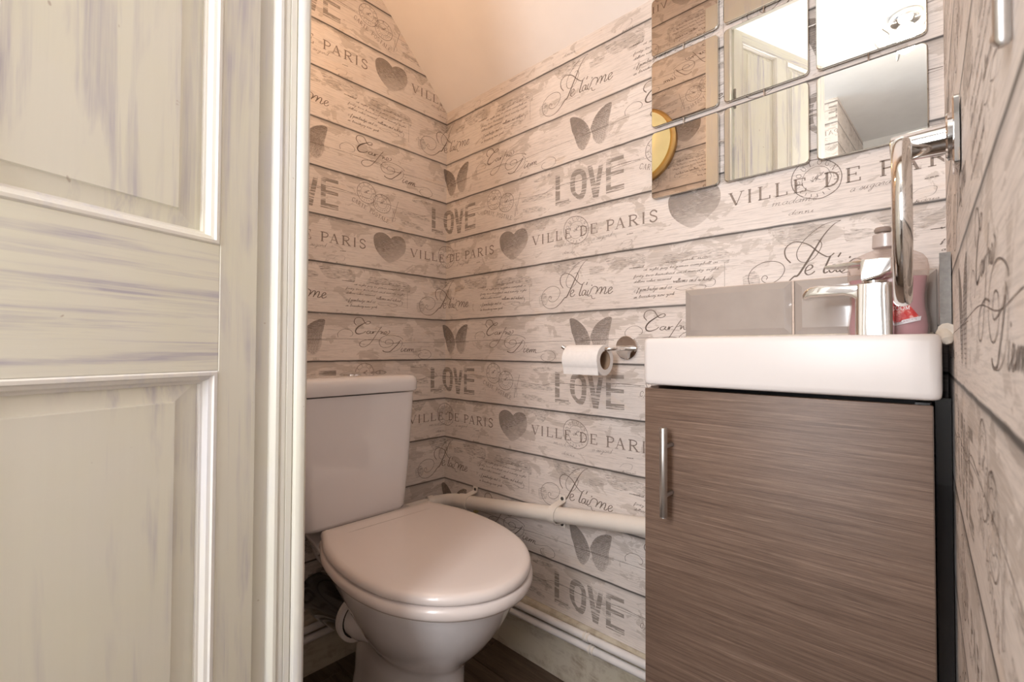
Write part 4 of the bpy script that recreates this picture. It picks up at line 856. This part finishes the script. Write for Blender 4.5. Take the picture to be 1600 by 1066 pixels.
# ------------------------------------------------------------------ soil connector
so = empty('soil_pipe', (.09, -.443, .203), 'black plastic soil pipe with white collar behind the toilet, left', 'pipe')
bm = BM(); tube(bm, [(.004, -.436, .208), (.03, -.436, .208), (.08, -.434, .210), (.208, -.427, .220)], [.0455, .0475, .0485, .0475], 32, smoothpath=3); o = part('black_pipe', bm, BLACK, so)
Mx = axis((.205, -.427, .220), (1, 0, 0))
bm = BM(); lathe(bm, [(.0445, .0), (.0515, .0), (.0528, .002), (.0528, .0065), (.0512, .0075), (.0512, .009), (.0545, .011), (.0545, .0190), (.053, .021), (.0450, .021), (.0450, .010), (.0445, .0)], 40, Mx); part('collar', bm, PIPEW, so)
bm = BM(); lathe(bm, [(.0449, .0195), (.0420, .018), (.0420, .008), (.0449, .008)], 32, Mx); part('rubber_seal', bm, BLACK, so)
# ------------------------------------------------------------------ waste pipe
wp = empty('waste_pipe', (.4, -.032, .42), 'thick cream plastic waste pipe clipped across the back wall, sloping down', 'pipe')
zf = lambda x: .392+(x-.236)*.1365
PX_ = lambda x: (x, -.033, zf(x))
bm = BM(); tube(bm, [PX_(.105), PX_(.838)], .0195, 26, smoothpath=0); part('pipe', bm, PIPEM, wp)
bm = BM(); tube(bm, [PX_(.150), PX_(.1485), PX_(.122), PX_(.1205), PX_(.112), PX_(.098), (.072, -.043, zf(.07)), (.055, -.062, zf(.05)), (.047, -.080, .3655), (.046, -.083, .3655), (.043, -.100, .365), (.042, -.102, .365)], [.0205, .0238, .0238, .0212, .0212, .0215, .0215, .0212, .0212, .0235, .0235, .0205], 26); part('elbow', bm, PIPEM, wp)
bm = BM(); tube(bm, [(.045, -.095, .365), (.036, -.16, .362), (.034, -.30, .355), (.034, -.42, .350)], .0185, 22, smoothpath=4); part('pipe', bm, PIPEM, wp)
def saddle(x, r=.0205, wd=.010, zfun=zf, y=-.033, mat=PIPEM, par=wp, ear=.021, screws=True):
    bm = BM(); P = []
    z0 = zfun(x)
    for k in range(17): a = PI*k/16-PI/2; P.append((y-(r+.001)*math.cos(a), z0+(r+.001)*math.sin(a)))
    P = [(-.0015, z0-r-ear), (-.0030, z0-r-.006)]+P+[(-.0030, z0+r+.006), (-.0015, z0+r+ear)]
    Q = []; n = len(P)
    for i in range(n):
        a, b = P[max(i-1, 0)], P[min(i+1, n-1)]; dx, dy = b[0]-a[0], b[1]-a[1]; L = math.hypot(dx, dy); Q.append((P[i][0]-dy/L*.0026*1, P[i][1]+dx/L*.0026))
    sgn = 1
    rings = [[(x+s_*wd, *p) for p in P]+[(x+s_*wd, *q) for q in Q[::-1]] for s_ in (-1, 1)]
    loft(bm, rings); o = part('pipe_clip', bm, mat, par, angle=.5)
    if screws:
        for zz in (z0-r-ear+.008, z0+r+ear-.008):
            bm = BM(); lathe(bm, [(.0045, .001), (.0045, .0058), (.003, .0068), (.0, .0068)], 14, axis((x, 0, zz), (0, -1, 0))); link('screw', bm, SCREWM, o)
    return o
saddle(.158); saddle(.497)
bm = BM(); lathe(bm, [(.0, .0), (.006, .0), (.0075, .004), (.0075, .012), (.004, .015), (.0, .015)], 14, axis((.165, 0, .350), (0, -1, 0))); part('wall_plug', bm, plain('plug_yellow', (.55, .47, .22), .6, var=.1), wp)
# ------------------------------------------------------------------ two thin supply pipes in front of the skirting
def thin(name, zc_, label):
    t_ = empty(name, (.3, -.026, zc_), label, 'pipe', 'thin white supply pipes above the floor')
    f_ = lambda x: zc_+(x-.378)*.030
    bm = BM(); tube(bm, [(.838, -.0265, f_(.838)), (.06, -.0265, f_(.06)), (.035, -.0285, f_(.04)), (.0265, -.042, f_(.03)), (.0265, -.07, f_(.03)), (.0265, -.25, f_(.03)-.004), (.0265, -.62, f_(.03)-.010)], .0090, 18)
    part('pipe', bm, PIPEW, t_); return t_, f_
for nm, zc_, lb in (('supply_pipe', .1445, 'upper of two thin white pipes running along the skirting'), ('supply_pipe', .1195, 'lower of two thin white pipes running along the skirting')):
    t_, f_ = thin(nm, zc_, lb)
    xc = .585 if zc_ > .13 else .60
    for xx in (xc, xc+.009):
        bm = BM(); rings = []
        for s_ in (-.0028, .0028):
            P = [(-.0265-.0108*math.cos(a), f_(xx)+.0108*math.sin(a)) for a in [PI*.62*k/10 for k in range(-9, 11)]]+[(-.0265-.0092*math.cos(a), f_(xx)+.0092*math.sin(a)) for a in [PI*.62*k/10 for k in range(10, -10, -1)]]
            rings.append([(xx+s_, *p) for p in P])
        loft(bm, rings); part('pipe_clip', bm, PIPEM, t_, smooth=False)
# ------------------------------------------------------------------ wall lamp (lights the left wall; seen in the mirror)
lp = empty('wall_lamp', (.341, FY, 1.67), 'glowing amber round glass lamp on the doorway wall, reflected in the mirror', 'lamp')
Ml = axis((.341, FY, 1.67), (0, 1, 0))
bm = BM(); lathe(bm, [(.0, .001), (.148, .001), (.150, .004), (.150, .020), (.143, .026), (.136, .027), (.0, .027)], 56, Ml); part('lamp_base', bm, BRASS, lp)
bm = BM(); lathe(bm, [(.130, .0275), (.134, .034), (.130, .046), (.112, .060), (.080, .072), (.040, .079), (.0, .081)], 56, Ml); part('lamp_glass', bm, GLOBE, lp)
# ------------------------------------------------------------------ hall ceiling light (reflected in the mirror)
cl = empty('ceiling_light', (1.110, -1.85, Z_CEIL), 'chrome ceiling light with bare round bulb and wire loops in the hall', 'ceiling light')
bm = BM(); lathe(bm, [(.0, Z_CEIL-.001), (.060, Z_CEIL-.001), (.062, Z_CEIL-.012), (.055, Z_CEIL-.030), (.030, Z_CEIL-.038), (.0, Z_CEIL-.038)], 32, Matrix.Translation((1.110, -1.85, 0))); part('ceiling_plate', bm, CHROME, cl)
bm = BM(); zb = Z_CEIL-.085; lathe(bm, [(.012, zb+.05), (.014, zb+.042), (.030, zb+.028), (.042, zb+.004), (.040, zb-.018), (.025, zb-.037), (.0, zb-.044)], 28, Matrix.Translation((1.110, -1.85, 0))); part('bulb', bm, BULB, cl)
for ang_ in (.4, 2.5, 4.4):
    bm = BM(); d = Vector((math.cos(ang_), math.sin(ang_), 0)); c = Vector((1.110, -1.85, 0)); zz = lambda h: Vector((0, 0, Z_CEIL-h))
    tube(bm, [c+d*.03+zz(.03), c+d*.09+zz(.05), c+d*.135+zz(.10), c+d*.12+zz(.15), c+d*.08+zz(.13), c+d*.07+zz(.09), c+d*.10+zz(.06)], .003, 10, smoothpath=5); part('wire_loop', bm, CHROME, cl)
